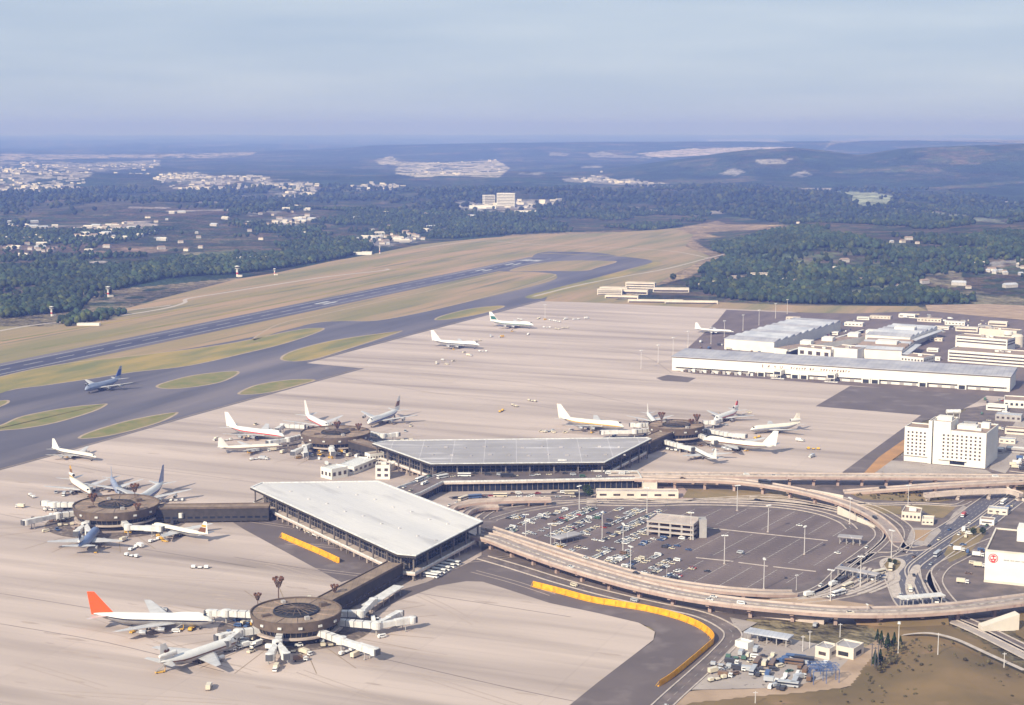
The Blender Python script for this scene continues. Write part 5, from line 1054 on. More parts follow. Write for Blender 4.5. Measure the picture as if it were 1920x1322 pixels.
kerbs('ring_road', [(1405,933),(1480,937),(1550,950),(1612,968),(1655,990),(1664,1006),(1650,1024),(1622,1047),(1595,1068),(1560,1098),(1520,1116)], 5, lines=2)
kerbs('outer_loop_road', [(1560,931),(1640,952),(1690,980),(1705,1000),(1700,1022),(1690,1036)], 6, lines=2)
kerbs('service_lane', [(1110,929),(1250,941),(1330,936),(1450,930),(1545,936)], 4)
r3 = kerbs('inner_road', [(925,975),(990,957),(1080,944),(1140,940)], 6, lines=2)
r4 = kerbs('inner_road', [(900,972),(930,955),(990,946),(1060,941),(1120,939)], 5)
r5 = kerbs('fence_road', [(905,1046),(960,1062),(1050,1090),(1130,1112),(1220,1133),(1310,1152),(1362,1176),(1374,1196),(1350,1225),(1310,1262),(1262,1305),(1220,1345)], 9, z=.13, lines=2)
r6 = kerbs('terminal_road', [(845,935),(900,930),(1000,928),(1115,926)], 10, lines=3)
r7 = kerbs('lower_road', [(1100,937),(1280,939),(1400,938),(1530,950),(1640,975)], 6)
ML = smooth(PP([(1898,925),(1862,950),(1822,980),(1775,1010),(1728,1042),(1700,1068),(1712,1100),(1725,1128),(1745,1150)]), 6)
p = ML; b = MB(); ribbon(b, p, 30); o = b.build('main_road', 'asphalt_taxi'); o.location.z = .10; tag(o, kind='structure')
b = MB()
for s in (-15.4, -1, 1.2, 15.4, 7.5): wallstrip(b, p, s, .9, .1, .5)
tag(b.build('road_kerb', 'kerb'), kind='structure'); b = MB()
for s in (-11.5, -8, -4.5, 4.3, 11): dashes(b, p, .3, 5, 5, .12, s)
tag(b.build('lane_marking', 'paint_line'), kind='structure')
kerbs('slip_road', [(1905,1000),(1850,1020),(1800,1045),(1765,1065),(1752,1090),(1770,1120),(1790,1140)], 9, lines=2)
kerbs('slip_road', [(1700,1035),(1676,1040),(1640,1042),(1600,1058)], 10, lines=2)
kerbs('slip_road', [(1683,1014),(1690,1024),(1715,1030),(1745,1025)], 8)
kerbs('slip_road', [(1735,1068),(1738,1085),(1745,1105),(1760,1128)], 6)
kerbs('slip_road', [(1560,940),(1640,946),(1720,945),(1790,948),(1815,940)], 5)
kerbs('slip_road', [(1500,1128),(1560,1122),(1620,1108),(1665,1085)], 6)
for k in range(7):    # toll plaza islands
    b = MB(); q = smooth(PP([(1500 + k*22, 1124 - k*2), (1560 + k*17, 1106 - k*1.0), (1606 + k*13, 1080 + k*1.5), (1622 + k * 10, 1064 + k*2)]), 5); wallstrip(b, q, 0, 2.2, .10, .40); tag(b.build('toll_island', 'kerb'), kind='structure')
def patch(name, pts, z, m, sm=4): return sheet(name, pts, z, m, sm)
patch('island', [(1650,1052),(1668,1045),(1692,1049),(1698,1060),(1684,1080),(1690,1118),(1672,1118),(1664,1086),(1652,1066)], .16, 'kerb'); patch('grass_island', [(1657,1054),(1672,1049),(1688,1053),(1686,1063),(1674,1072),(1664,1068)], .2, 'lawn_olive')
patch('island', [(1712,1062),(1726,1062),(1716,1085),(1712,1115),(1700,1115),(1698,1090)], .16, 'kerb')
patch('verge', [(1590,925),(1679,917),(1722,916),(1740,928),(1790,937),(1760,942),(1690,940),(1620,937)], .2, 'lawn_olive', 0)
patch('verge', [(1700,948),(1780,947),(1792,952),(1768,972),(1752,970),(1725,955)], .2, 'lawn_olive', 0)
patch('verge', [(1600,945),(1690,950),(1690,965),(1640,962)], .2, 'lawn_olive', 0)
patch('paved_corner', [(1697,1020),(1710,990),(1760,990),(1765,996),(1738,1024)], .16, 'yard_concrete', 0); patch('verge', [(1711,994),(1748,994),(1732,1015),(1716,1013)], .2, 'dry_grass', 0)
patch('paved_corner', [(1788,962),(1806,948),(1815,952),(1785,982),(1772,985)], .16, 'yard_concrete', 0)
patch('verge', [(1790,1000),(1830,985),(1850,1000),(1815,1040),(1780,1055),(1770,1040)], .15, 'lawn_olive', 0)
patch('verge', [(1898,905),(1960,900),(1990,940),(1890,930)], .25, 'lawn_olive', 0)
patch('paved_strip', [(1650,862),(1705,866),(1850,882),(1860,888),(1640,888)], .16, 'yard_concrete', 0)
patch('paved_strip', [(1855,880),(1870,840),(1905,790),(1990,780),(1990,800),(1925,835),(1885,888)], .16, 'yard_concrete', 0)
patch('car_park', [(1890,885),(1930,840),(2000,820),(2000,890)], .18, 'asphalt_lot', 0)
for k in range(6): 
    q = kerbs('car_park_row', [(1893 + k * 6, 884 - k * 7), (1960, 892 - k * 9)], .3, z=.12, kw=.3)
patch('paved_strip', [(1120,912),(1280,912),(1300,936),(1112,936)], .15, 'concrete_pink', 0)
patch('verge', [(1290,917),(1500,922),(1540,935),(1400,936),(1280,934)], .16, 'lawn_olive', 0)
patch('verge', [(1460,1122),(1540,1122),(1640,1135),(1620,1141),(1480,1132),(1400,1124)], .16, 'dirt', 0)
patch('yard', [(1395,1183),(1440,1190),(1560,1213),(1600,1228),(1560,1268),(1480,1290),(1296,1294),(1345,1242),(1385,1200)], .18, 'yard_concrete', 0)
patch('yard', [(1368,1158),(1420,1168),(1392,1184),(1380,1180)], .16, 'yard_concrete', 0)
patch('dirt_bank', [(1255,1330),(1290,1297),(1430,1291),(1540,1274),(1580,1240),(1640,1203),(1665,1186),(1700,1192),(1640,1235),(1600,1285),(1450,1305),(1330,1318)], .15, 'dirt')
# ================================================================ grassy rise at the lower right (real relief)
def rise():
    out = [(1230,1345),(1290,1318),(1400,1306),(1500,1298),(1590,1288),(1622,1245),(1668,1200),(1640,1180),(1612,1168),(1700,1172),(1776,1170),(1840,1200),(1910,1245),(2020,1310),(2150,1500),(1600,1600),(1100,1500)]
    w_ = PP(out); xs = [p.x for p in w_]; ys = [p.y for p in w_]; poly = [(p.x, p.y) for p in w_]
    gx = np.arange(min(xs), max(xs), 2.2); gy = np.arange(min(ys), max(ys), 2.2); X, Y = np.meshgrid(gx, gy)
    ins = inpoly(X, Y, poly); dmin = np.full(X.shape, 1e9)
    for i in range(len(poly)):
        (x0, y0), (x1, y1) = poly[i], poly[(i+1) % len(poly)]; dx, dy = x1 - x0, y1 - y0; t = np.clip(((X-x0)*dx + (Y-y0)*dy) / (dx*dx + dy*dy), 0, 1); dmin = np.minimum(dmin, np.hypot(X - x0 - t*dx, Y - y0 - t*dy))
    Z = np.where(ins, .2 + sstep(0, 60, dmin) * 6 + (fbm(X / 18, Y / 18, 4, 5) - .5) * 1.6 * sstep(0, 12, dmin), -1.0)
    n, m = X.shape; vs = np.stack([X, Y, Z], -1).reshape(-1, 3); fs = [(i*m+j, i*m+j+1, (i+1)*m+j+1, (i+1)*m+j) for i in range(n-1) for j in range(m-1) if ins[i, j] or ins[i+1, j+1] or ins[i, j+1] or ins[i+1, j]]
    b = MB(); b.v = [tuple(v) for v in vs]; b.f = fs; b.m = [0] * len(fs); tag(b.build('grass_rise', 'brown_grass', smooth_=True), kind='structure')
    return lambda p: float(np.interp(p.x, gx, Z[int(np.clip(np.searchsorted(gy, p.y), 0, n - 1))]))
rz_ = rise()
road('footpath', [P(1690,1192,.3) + Vector((0,0,.4))] + [P(a, c, 3) + Vector((0, 0, 1.6)) for a, c in ((1740,1192),(1790,1203),(1850,1230),(1920,1262))], 3.0, .0, 'kerb', world=True)
kerbs('sunken_road', [(1770,1158),(1820,1178),(1870,1202),(1960,1248)], 9, z=.3, lines=2, surf='yard_concrete')
kerbs('sunken_road', [(1800,1160),(1850,1182),(1920,1216),(1980,1245)], 8, z=.3, lines=2)
patch('verge', [(1900,1150),(2000,1140),(2060,1260),(1960,1225),(1905,1190)], .25, 'brown_grass', 0)
# ================================================================ viaducts
def viaduct(label, px, zs, wd, pts, th=1.9, mats=('concrete_pink', 'concrete_pale'), cars=0, pw=2.0, rail=None, group='elevated roads round the parking lot', surf='deck_surface'):
    ctrl = [P(a, c_, z) for (a, c_), z in zip(px, zs)]; p = smooth(ctrl, 8); c = cent(p); t = empty('elevated_road', c, label, 'viaduct', group)
    b = MB(); wallstrip(b, p, 0, wd, -th, -.02); b.build('deck', mats[0], t)
    b = MB(); ribbon(b, p, wd - .9, .0); b.build('roadway', surf, t)
    b = MB()
    for s in (-1, 1): b.mark(); wallstrip(b, p, s * (wd / 2 - .2), .5, -.1, 1.15)
    build_each(b, 'parapet', mats[1], t)
    b = MB(); b.mark(); wallstrip(b, p, 0, .5, .0, .7); b.build('median', 'paint_line', t) if wd > 11 else None
    b = MB(); dashes(b, p, .35, 4, 5, .02, 0 if wd < 11 else wd / 4); dashes(b, p, .35, 4, 5, .02, 0 if wd < 11 else -wd / 4); b.build('lane_marking', 'paint_line', t)
    L = [0]
    for i in range(1, len(p)): L.append(L[-1] + (p[i] - p[i-1]).length)
    for d_ in pts:
        s_ = d_ * L[-1]; i = max(1, min(len(p) - 1, int(np.searchsorted(L, s_)))); q = p[i-1].lerp(p[i], (s_ - L[i-1]) / max(.01, L[i] - L[i-1])); tg = (p[i] - p[i-1]); a = math.atan2(tg.y, tg.x)
        if q.z - th < .8: continue
        b = MB(); b.box((q.x, q.y), pw, pw * 1.25, 0, q.z - th - 1.3, a); b.box((q.x, q.y), pw * 1.05, wd * .8, q.z - th - 1.3, q.z - th - .01, a); b.build('pier', mats[0], t)
    rs = random.Random(len(label))
    for k in range(cars):
        s_ = rs.uniform(.05, .95) * L[-1]; i = max(1, min(len(p) - 1, int(np.searchsorted(L, s_)))); q = p[i]; tg = (p[i] - p[i-1]); a = math.atan2(tg.y, tg.x); nn = Vector((-math.sin(a), math.cos(a), 0)); cl = pickcol(rs)
        put(rs.choice(['car', 'car', 'van', 'bus'] if wd > 8 else ['car']), cl, q + nn * rs.choice((-1, 1)) * wd * .24, a, f'{CN[cl]} vehicle driving on the {label}', 'car', f'{CN[cl]} vehicles on the {label}', .03)
    return t, p
ev = lambda n, a=.03, b_=.97: [a + (b_ - a) * k / (n - 1) for k in range(n)]
viaduct('wide elevated road curving below the parking lot', [(893,1003),(925,1009),(960,1022),(1010,1040),(1070,1060),(1130,1078),(1200,1097),(1290,1116),(1380,1129),(1480,1139),(1580,1146),(1680,1146),(1780,1140),(1860,1131),(1960,1118)], [8]*11 + [7.5, 7.5, 8, 8], 13.5, ev(17), cars=5)
viaduct('narrow ramp inside the wide elevated road', [(918,991),(985,1013),(1050,1034),(1110,1053),(1180,1074),(1260,1092),(1350,1104.5),(1430,1111),(1490,1112)], [8,8,8,7.5,7,6,5,3.5,1.5], 7.5, ev(10), cars=2)
viaduct('straight elevated road behind the parking lot', [(1140,889.5),(1300,890),(1500,891.5),(1679,892.5),(1800,893.5),(1960,894.5)], [8]*6, 11.5, ev(18), cars=4)
viaduct('curved ramp swinging down past the right end of the lot', [(1190,896.5),(1270,898.5),(1350,900),(1410,905),(1470,914),(1530,927),(1585,943),(1632,964),(1662,986),(1676,1003),(1682,1016)], [8,8,8,8,7.6,7,6,4.6,3,1.6,.5], 9, ev(12), cars=3)
viaduct('slip ramp below the straight elevated road at the right', [(1960,900),(1850,905),(1760,909.5),(1700,914),(1640,918.5),(1582,923)], [8,8,7,5,2.8,.6], 8.5, ev(8), cars=2)
viaduct('short pale curved ramp in front of the central terminal', [(838,962),(852,950),(885,942),(930,938.5),(980,937),(1033,936)], [1,3,4.5,4.8,4.8,4.8], 6.5, ev(7, .1, .95), pw=1.2)
viaduct('low inner ramp beside the white roof corner', [(868,970),(880,958),(905,951),(935,950)], [3,3.6,3.6,3.4], 5, ev(4), pw=1.0)
viaduct('approach road on posts along the white annexes', [(745,922),(775,908),(808,894),(838,884)], [6.5,7,7.5,8], 9, ev(9), pw=1.4, surf='road_surface')
viaduct('pale overbridge across the multi lane road', [(1734,928),(1790,923),(1850,920.5),(1890,920),(1915,927)], [5,6,6.5,6.5,5.5], 5.5, ev(4), mats=('concrete_pale', 'concrete_pale'))
# embankment beneath the wide road, wing walls and retaining walls
def thing_mesh(b, name, m, label, cat, org, group=None): return tag(b.build(name, m, origin=org), label, cat, group)
b = MB(); A = PP([(1606,1150),(1690,1152),(1776,1146)], 5.4); Bf = PP([(1606,1172),(1690,1176),(1780,1172)], .25); b.add(list(A) + list(Bf), [(3,4,1,0),(4,5,2,1)]); A2 = [p + Vector((0, 14, 0)) for p in A]; b.add(list(A) + list(A2), [(0,1,4,3),(1,2,5,4)]); b.add([A[0], Bf[0], A2[0], Vector((A2[0].x, A2[0].y, .2))], [(0,1,3,2)]); b.add([A[2], Bf[2], A2[2], Vector((A2[2].x, A2[2].y, .2))], [(0,2,3,1)])
tag(b.build('embankment', 'brown_grass'), kind='structure')
def wall(pa, pb, z, th, label, m='wall_cream', z1=None):
    a, e = P(*pa), P(*pb); c = (a + e) / 2; d = (e - a).normalized(); n = Vector((-d.y, d.x, 0)) * th / 2; z1 = z if z1 is None else z1; b = MB()
    vs = [a - n, e - n, e + n, a + n]; b.add([(p.x, p.y, 0) for p in vs] + [(vs[0].x, vs[0].y, z), (vs[1].x, vs[1].y, z1), (vs[2].x, vs[2].y, z1), (vs[3].x, vs[3].y, z)], [(0,1,5,4),(1,2,6,5),(2,3,7,6),(3,0,4,7),(4,5,6,7)]); return thing_mesh(b, 'retaining_wall', m, label, 'wall', c)
wall((1518,934), (1581,941), 7, 1, 'tall pale retaining wall behind the curved ramp', z1=5); wall((1571,964), (1640,990), 6, 1, 'long cream retaining wall inside the bend of the curved ramp', z1=1.5)
wall((1838,1182), (1906,1179), 3, 6, 'sloping pale wing wall at the dark underpass on the right', z1=9.5); wall((1888,928), (1925,942), 6.5, 1, 'stepped pale wing wall at the right end of the overbridge', z1=1); wall((1340,1146), (1545,1171), 2.6, .7, 'long low pale wall below the wide elevated road', 'concrete_pale', 3.2)
block('service_building', quad((1118,934), (1272,935), 10), 5, 'long pale low service building under the ramps behind the lot', 'building', roof='concrete_pale', wall='wall_cream', rows=1, cols=6, par=.4)
block('service_building', quad((1205,921), (1232,921), 8), 6, 'small pale box building beneath the straight elevated road', 'building', wall='wall_cream', roof='wall_cream')
block('gatehouse', PP([(1690,975),(1726,978),(1729,968),(1697,963)]), 5.5, 'tan gatehouse with a flat roof between the grass verges', 'building', wall='wall_cream', roof='roof_tan', rows=1, cols=5, units=1)
block('gatehouse', PP([(1728,984),(1750,985),(1752,978),(1730,977)]), 3.6, 'small open annex right of the tan gatehouse', 'building', wall='wall_cream', roof='wall_cream', rows=1, cols=3, wm='black_trim')
# canopies
def canopy(pa, pb, wd, z, label, roof='roof_grey', group=None, posts=4, name='canopy'):
    a, e = P(*pa, z), P(*pb, z); c = (a + e) / 2; c.z = 0; t = empty(name, c, label, 'canopy', group); b = MB(); b.bar(a, e, wd, z - .8, z); b.build('roof', roof, t); d = (e - a).normalized(); n = Vector((-d.y, d.x, 0))
    for k in range(posts):
        for s in (-1, 1): q = a.lerp(e, (k + .3) / (posts - .4)) + n * s * wd * .32; b = MB(); b.box((q.x, q.y), .5, .5, 0, z - .8); b.build('post', 'wall_grey', t)
    return t
canopy((1572,1003), (1617,1007), 7, 5.5, 'grey toll canopy over three lanes at the right of the lot'); canopy((1042,1008), (1085,998), 9, 4.5, 'dark grey canopy roof standing among the parked cars')
canopy((1686,1120), (1768,1113), 6, 6, 'pale green toll canopy near the wide elevated road', 'bridge_white', posts=5); canopy((1570,1062), (1648,1076), 6, 6, 'long grey toll canopy with struts at the lower right of the lot', posts=6)
canopy((1401,1180), (1483,1194), 9, 5.5, 'pale metal vehicle shed roof in the lower yard', 'roof_blue_pale', posts=5, name='vehicle_shed'); canopy((1233,1092), (1262,1088), 8, 3.5, 'pale booth roof at the bottom edge of the lot', 'concrete_pale', posts=2)
block('booth', quad((1378,1213), (1402,1219), 6), 3, 'small white flat booth left of the vehicle shed', 'building', roof='wall_white')
block('hut', quad((1528,1232), (1555,1238), 10), 5.5, 'cream square hut with one window in the lower yard', 'building', wall='wall_cream', roof='roof_grey', rows=1, cols=1, zw0=1)
block('garage', quad((1562,1230), (1600,1238), 13), 5.5, 'cream garage with a wide dark opening beside the square hut', 'building', wall='wall_cream', roof='roof_grey', rows=1, cols=1, wm='black_trim', zw0=.2)
# open deck parking building in the middle of the lot
q = quad((1212,1004), (1300,1013), 22); c = cent(q); t = empty('parking_building', c, 'open sided concrete parking deck standing in the middle of the lot', 'building')
for z in (3.4, 6.8, 10.2):
    b = MB(); b.prism(q, z - .5, z); b.build('floor_slab', 'concrete_pale', t); b = MB(); loopwall(b, inset(q, .2), .4, z + .003, z + 1.0); b.build('parapet', 'wall_grey', t)
for k in range(5):
    for v in (0.04, .5, .96): p = q[0].lerp(q[1], .02 + .24 * k) + (q[3] - q[0]) * v; b = MB(); b.box((p.x, p.y), 1.2, 1.2, 0, 10.3); b.build('column', 'wall_grey', t)
p = q[1] + (q[2] - q[1]) * .5; b = MB(); b.box((p.x + 3, p.y), 5, 9, 0, 13); b.build('stair_tower', 'wall_grey', t)
# yellow blast fences
def blast(px, label, h=3.6):
    p = smooth(PP(px), 5); c = cent(p); t = empty('blast_fence', c, label, 'blast fence', 'yellow blast fences on the asphalt strips')
    A = p; B_ = offs(p, .1); b = MB(); n = len(p); b.add([(q.x, q.y, .2) for q in A] + [(q.x, q.y, h) for q in B_], [(i, i + 1, n + i + 1, n + i) for i in range(n - 1)]); B2 = offs(p, .35); A2 = offs(p, .25)
    b.add([(q.x, q.y, .2) for q in A2] + [(q.x, q.y, h) for q in B2], [(i, n + i, n + i + 1, i + 1) for i in range(n - 1)]); b.add([(q.x, q.y, h) for q in B_] + [(q.x, q.y, h) for q in B2], [(i, i + 1, n + i + 1, n + i) for i in range(n - 1)]); b.build('panel', 'yellow_paint', t)
    b = MB(); wallstrip(b, p, -.6, 1.0, .15, .45); b.build('base_kerb', 'yellow_paint', t)
    C2 = offs(p, -2.0); L = 0
    for i in range(0, n, 2): 
        b = MB(); m1 = Vector((p[i].x, p[i].y, h - .5)); m2 = Vector((C2[i].x, C2[i].y, .15)); b.tube(m2, m1, .16, n=5); b.build('brace', 'livery_gold', t)
blast([(528,1008),(560,1022),(600,1039),(636,1056)], 'short straight yellow blast fence beside the near terminal wing')
blast([(999,1100),(1050,1113),(1110,1129),(1165,1138),(1213,1146),(1265,1159),(1305,1174),(1330,1190),(1338,1204),(1325,1218),(1290,1248),(1258,1274),(1236,1288)], 'long curved yellow blast fence around the corner of the asphalt strip')
# lamp masts
def lamp_mast(h, kind=0):
    t = empty('lamp_mast', (0, 0, 0), '', 'lamp mast'); b = MB(); b.tube((0,0,0), (0,0,h), .34, .20, n=8); b.build('pole', 'steel_pole', t); b = MB(); b.box((0, 0), 1.3, 1.3, 0, .5); b.build('base', 'concrete_pale', t)
    b = MB(); b.tube((-1.9,0,h), (1.9,0,h), .14, n=5); b.build('cross_arm', 'steel_pole', t)
    for x in (-1.7, -.6, .6, 1.7): b = MB(); b.loft([[(x-.5,-.9,h-.1),(x+.5,-.9,h-.1),(x+.5,.9,h-.1),(x-.5,.9,h-.1)], [(x-.35,-.6,h+.35),(x+.35,-.6,h+.35),(x+.35,.6,h+.35),(x-.35,.6,h+.35)]]); b.build('lamp_head', 'paint_white', t)
    return t
LM = [((985.7,1016),'left edge of the lot by the white roof corner'),((1032.6,1034.5),'left of the dark grey canopy, near the ramp'),((1086,959),'top left of the lot by the central terminal'),((1129,1011),'among the cars right of the dark grey canopy'),((1168,1034.5),'between the cars left of the parking deck'),((1182,1080),'lower left corner of the lot by the ramp'),((1213,962),'behind the parking deck, left side'),((1295,1012),'right corner of the parking deck'),((1358,1058),'middle of the empty bays right of the deck'),((1382,958),'top edge of the lot above the empty bays'),((1440,998),'upper middle of the empty bays'),((1508,1040),'right middle of the empty bays'),((1432,1105),'bottom edge of the empty bays'),((1593,983),'right end of the ring road'),((1671,1048),'teardrop island'),((1557,1127),'toll lanes, left one'),((1613,1100),'toll lanes, right one'),((1702.5,950),'grass verge below the slip ramp'),((1493,1107),'lower right bays of the lot'),((1250,1090),'pale booth at the bottom of the lot'),((1684,1226),'grassy rise beside the dark trees'),((1625,1170),'embankment of the wide road'),((1700,1160),'middle of the embankment')]
l0 = lamp_mast(19); l0.name = 'lamp_mast'
for k, (q, w_) in enumerate(LM):
    g = P(*q); o = l0 if k == 0 else copy_tree(l0, g, .2 + k * .37); o.location = (g.x, g.y, .1); s = {17: .85, 18: .5, 19: .5, 20: .9, 21: .6, 22: .6}.get(k, 1); o.scale = (s,) * 3; tag(o, f'white lamp mast at the {w_}', group='lamp masts around the lot')
l1 = lamp_mast(19); AM = [((1202,692),'leftmost'),((1234,681),'second from the left'),((1262,666),'at the left end of the cargo roof'),((1290,653),'fourth from the left'),((1333,645),'left of the ribbed hangar front'),((1358,632),'at the left corner of the ribbed hangar'),((1393,620),'by the left side of the ribbed hangar'),((1423,610),'halfway along the ribbed hangar'),((1454,597),'near the far end of the ribbed hangar'),((1476,589),'farthest, beyond the ribbed hangar')]
for k, (q, w_) in enumerate(AM):
    g = P(*q); o = l1 if k == 0 else copy_tree(l1, g, .9); o.location = (g.x, g.y, .1); o.rotation_euler.z = .9; o.scale = (1.15,) * 3; tag(o, f'white apron mast beside the cargo area, {w_}', group='apron masts along the cargo area')
g = P(1022, 598); o = copy_tree(l1, g, .3, 'lone apron mast at the top of the apron by the green jumbo', 'lamp masts on the apron'); o.scale = (1.1,) * 3
# ================================================================ vehicles on roads and yards
def along(path, n, kinds, where, off=(-3, 3), seed=1, z=.2, cat='car'):
    rs = random.Random(seed); L = [0]
    for i in range(1, len(path)): L.append(L[-1] + (path[i] - path[i-1]).length)
    for k in range(n):
        s_ = (k + rs.uniform(.1, .9)) / n * L[-1]; i = max(1, min(len(path) - 1, int(np.searchsorted(L, s_)))); a = path[i] - path[i-1]; an = math.atan2(a.y, a.x); o_ = rs.choice(off); q = path[i-1].lerp(path[i], (s_ - L[i-1]) / max(.01, L[i] - L[i-1])) + Vector((-math.sin(an), math.cos(an), 0)) * o_; cl = pickcol(rs); kd = rs.choice(kinds)
        put(kd, cl, q, an, f'{CN[cl]} {dict(car="car", van="van", bus="bus", truck="truck")[kd]} on the {where}', dict(car='car', van='van', bus='bus', truck='truck')[kd], f'{CN[cl]} {kd} traffic on the {where}', z)
along(ML, 26, ['car','bus','truck','car','car'], 'multi lane road running down from the overbridge', (-10,-6,-3,4,9,12), 3)
along(r6, 15, ['car','bus','car','van'], 'road in front of the central terminal', (-3.5,0,3.5), 4)
along(r2, 6, ['car'], 'ring road at the right of the lot', (-1.8,1.8), 5)
along(r5, 3, ['car','van'], 'road outside the curved yellow fence', (-2,2), 6)
dkc = smooth([P(760,921,8), P(833,894,8), P(960,893,8), P(1190,890,8)], 6); along(dkc, 24, ['car','bus','car','van'], 'road deck of the central terminal', (-6,-3,0,3,6), 7, z=.05)
along(smooth([P(842,950), P(880,934), P(1000,932.5), P(1110,931)], 6), 12, ['car','bus','car'], 'lower road under the central terminal windows', (-2,1), 8)
along(smooth(PP([(1510,1120),(1570,1104),(1620,1080),(1650,1072)]), 5), 12, ['bus','truck','bus','car'], 'toll plaza lanes', (-9,-4,0,5,10), 9)
for k, q in enumerate([(849,1059),(840,1064),(831,1069),(823,1074),(815,1079),(808,1083)]):
    put('bus', 'white', P(*q), R(-28), f'long white bus, {["farthest","second","third","fourth","fifth","nearest"][k]} in the row beside the near terminal corner', 'bus', 'white buses parked beside the near terminal')
for k in range(9):
    g = P(560 + k * 17, 992 + k * 7.4); put('truck' if k % 3 else 'van', ['white','cream','white','silver'][k % 4], g, R(-58) + (k % 3) * .1, f'service vehicle number {k + 1} in the row under the near terminal balcony' if False else f'{["white","cream","white","silver"][k % 4]} service vehicle under the long balcony of the near terminal', 'service vehicle', f'{["white","cream","white","silver"][k % 4]} service vehicles under the near terminal balcony')
rs = random.Random(5)
YA = [(1340,1262),(1352,1250),(1362,1256),(1372,1246),(1380,1236),(1396,1258),(1404,1260),(1412,1262),(1424,1264),(1432,1266),(1440,1268),(1450,1258),(1446,1280),(1456,1284),(1464,1286),(1478,1288),(1490,1284),(1470,1275),(1432,1232),(1446,1236),(1460,1240),(1474,1243),(1488,1246),(1502,1250),(1514,1254),(1480,1260),(1496,1266),(1510,1262),(1418,1222),(1440,1200),(1452,1202),(1464,1205),(1476,1207),(1560,1165),(1530,1172),(1408,1242),(1420,1246),(1385,1258),(1378,1266),(1360,1270),(1345,1276),(1434,1248),(1448,1250),(1462,1252),(1402,1232),(1415,1234),(1390,1228),(1500,1274),(1518,1276),(1536,1258),(1548,1250),(1526,1248),(1492,1238),(1508,1241),(1460,1292),(1444,1291),(1470,1290)]
for k, q in enumerate(YA):
    kd = rs.choice(['truck','van','dolly','car','truck','bus']); cl = rs.choice(['white','cream','dark','silver','cream','brown','dark','green','silver','blue']); put(kd, cl, P(*q), R(-20) + rs.choice((0, 1.57, .9)) , f'{CN[cl]} {dict(truck="box truck", van="van", dolly="trailer train", car="car", bus="bus")[kd]} in the lower service yard', 'yard vehicle', f'{CN[cl]} {kd} vehicles in the lower service yard', .2)
for nm, rect, n, hd_ in (('cargo yard left of the ribbed hangar', [(1290,650),(1350,660),(1440,668),(1360,640),(1320,640)], 18, 'truck'), ('yard between the two hangars', [(1560,640),(1610,612),(1600,600),(1545,630)], 16, 'car'), ('yard behind the striped hangars', [(1640,592),(1740,590),(1880,605),(1760,625),(1770,610)], 34, 'car'), ('yard in front of the long office', [(1740,680),(1780,690),(1900,700),(1890,712),(1740,694)], 16, 'car'), ('corner yard behind the gridded block', [(1800,768),(1850,745),(1900,750),(1890,800),(1860,850),(1850,800)], 18, 'car'), ('yard at the right edge by the white hangar', [(1780,1000),(1840,960),(1850,1000),(1835,1090),(1780,1110),(1800,1060)], 16, 'car'), ('car park right of the gridded block', [(1895,880),(1920,850),(1920,885)], 12, 'car')):
    w_ = [tuple(P(*q)[:2]) for q in rect]; xs = [a for a, _ in w_]; ys = [c_ for _, c_ in w_]; k = 0; tries = 0
    while k < n and tries < 4000:
        tries += 1; p = (rs.uniform(min(xs), max(xs)), rs.uniform(min(ys), max(ys)))
        if not inlot(p, w_): continue
        cl = pickcol(rs); kd = rs.choice([hd_, hd_, 'van', 'truck']); k += 1
        put(kd, cl, Vector((p[0], p[1], 0)), GA + rs.choice((0, math.pi / 2)), f'{CN[cl]} {dict(car="car", van="van", truck="truck")[kd]} in the {nm}', dict(car='car', van='van', truck='truck')[kd], f'{CN[cl]} {kd} group in the {nm}', .2)
# blue lattice gantry, poles, pylons of the lower yard
def lattice(name, pa, pb, z0, z1, wd, m, label, cat, bays=6):
    a, e = P(*pa), P(*pb); c = (a + e) / 2; d = (e - a).normalized(); n = Vector((-d.y, d.x, 0)); t = empty(name, c, label, cat)
    for s in (-1, 1):
        b = MB(); A_ = a + n * s * wd / 2; E_ = e + n * s * wd / 2
        for z in (z0, z1): b.tube(A_ + Vector((0,0,z)), E_ + Vector((0,0,z)), .16, n=4)
        for k in range(bays): q0 = A_.lerp(E_, k / bays); q1 = A_.lerp(E_, (k + 1) / bays); b.tube(q0 + Vector((0,0,z0)), q1 + Vector((0,0,z1)), .11, n=4); b.tube(q0 + Vector((0,0,z1)), q0 + Vector((0,0,z0)), .11, n=4); b.tube(q1 + Vector((0,0,z0)), q0 + Vector((0,0,z1)), .11, n=4)
        b.build('side_truss', m, t)
    b = MB()
    for k in range(bays + 1): q0 = a.lerp(e, k / bays); b.tube(q0 + n * wd / 2 + Vector((0,0,z1)), q0 - n * wd / 2 + Vector((0,0,z1)), .11, n=4)
    b.build('cross_brace', m, t)
    for q0 in (a, a.lerp(e, .5), e):
        for s in (-1, 1): b = MB(); b.tube(q0 + n * s * wd / 2, q0 + n * s * wd / 2 + Vector((0,0,z0)), .2, n=5); b.build('leg', m, t)
    return t
lattice('pipe_gantry', (1522,1282), (1570,1278), 7, 9.5, 4, 'steel_blue', 'blue steel lattice gantry on legs in the lower yard', 'gantry'); lattice('pipe_gantry', (1515,1262), (1558,1262), 3.5, 5.5, 5, 'steel_blue', 'lower blue lattice frame behind the gantry', 'gantry')
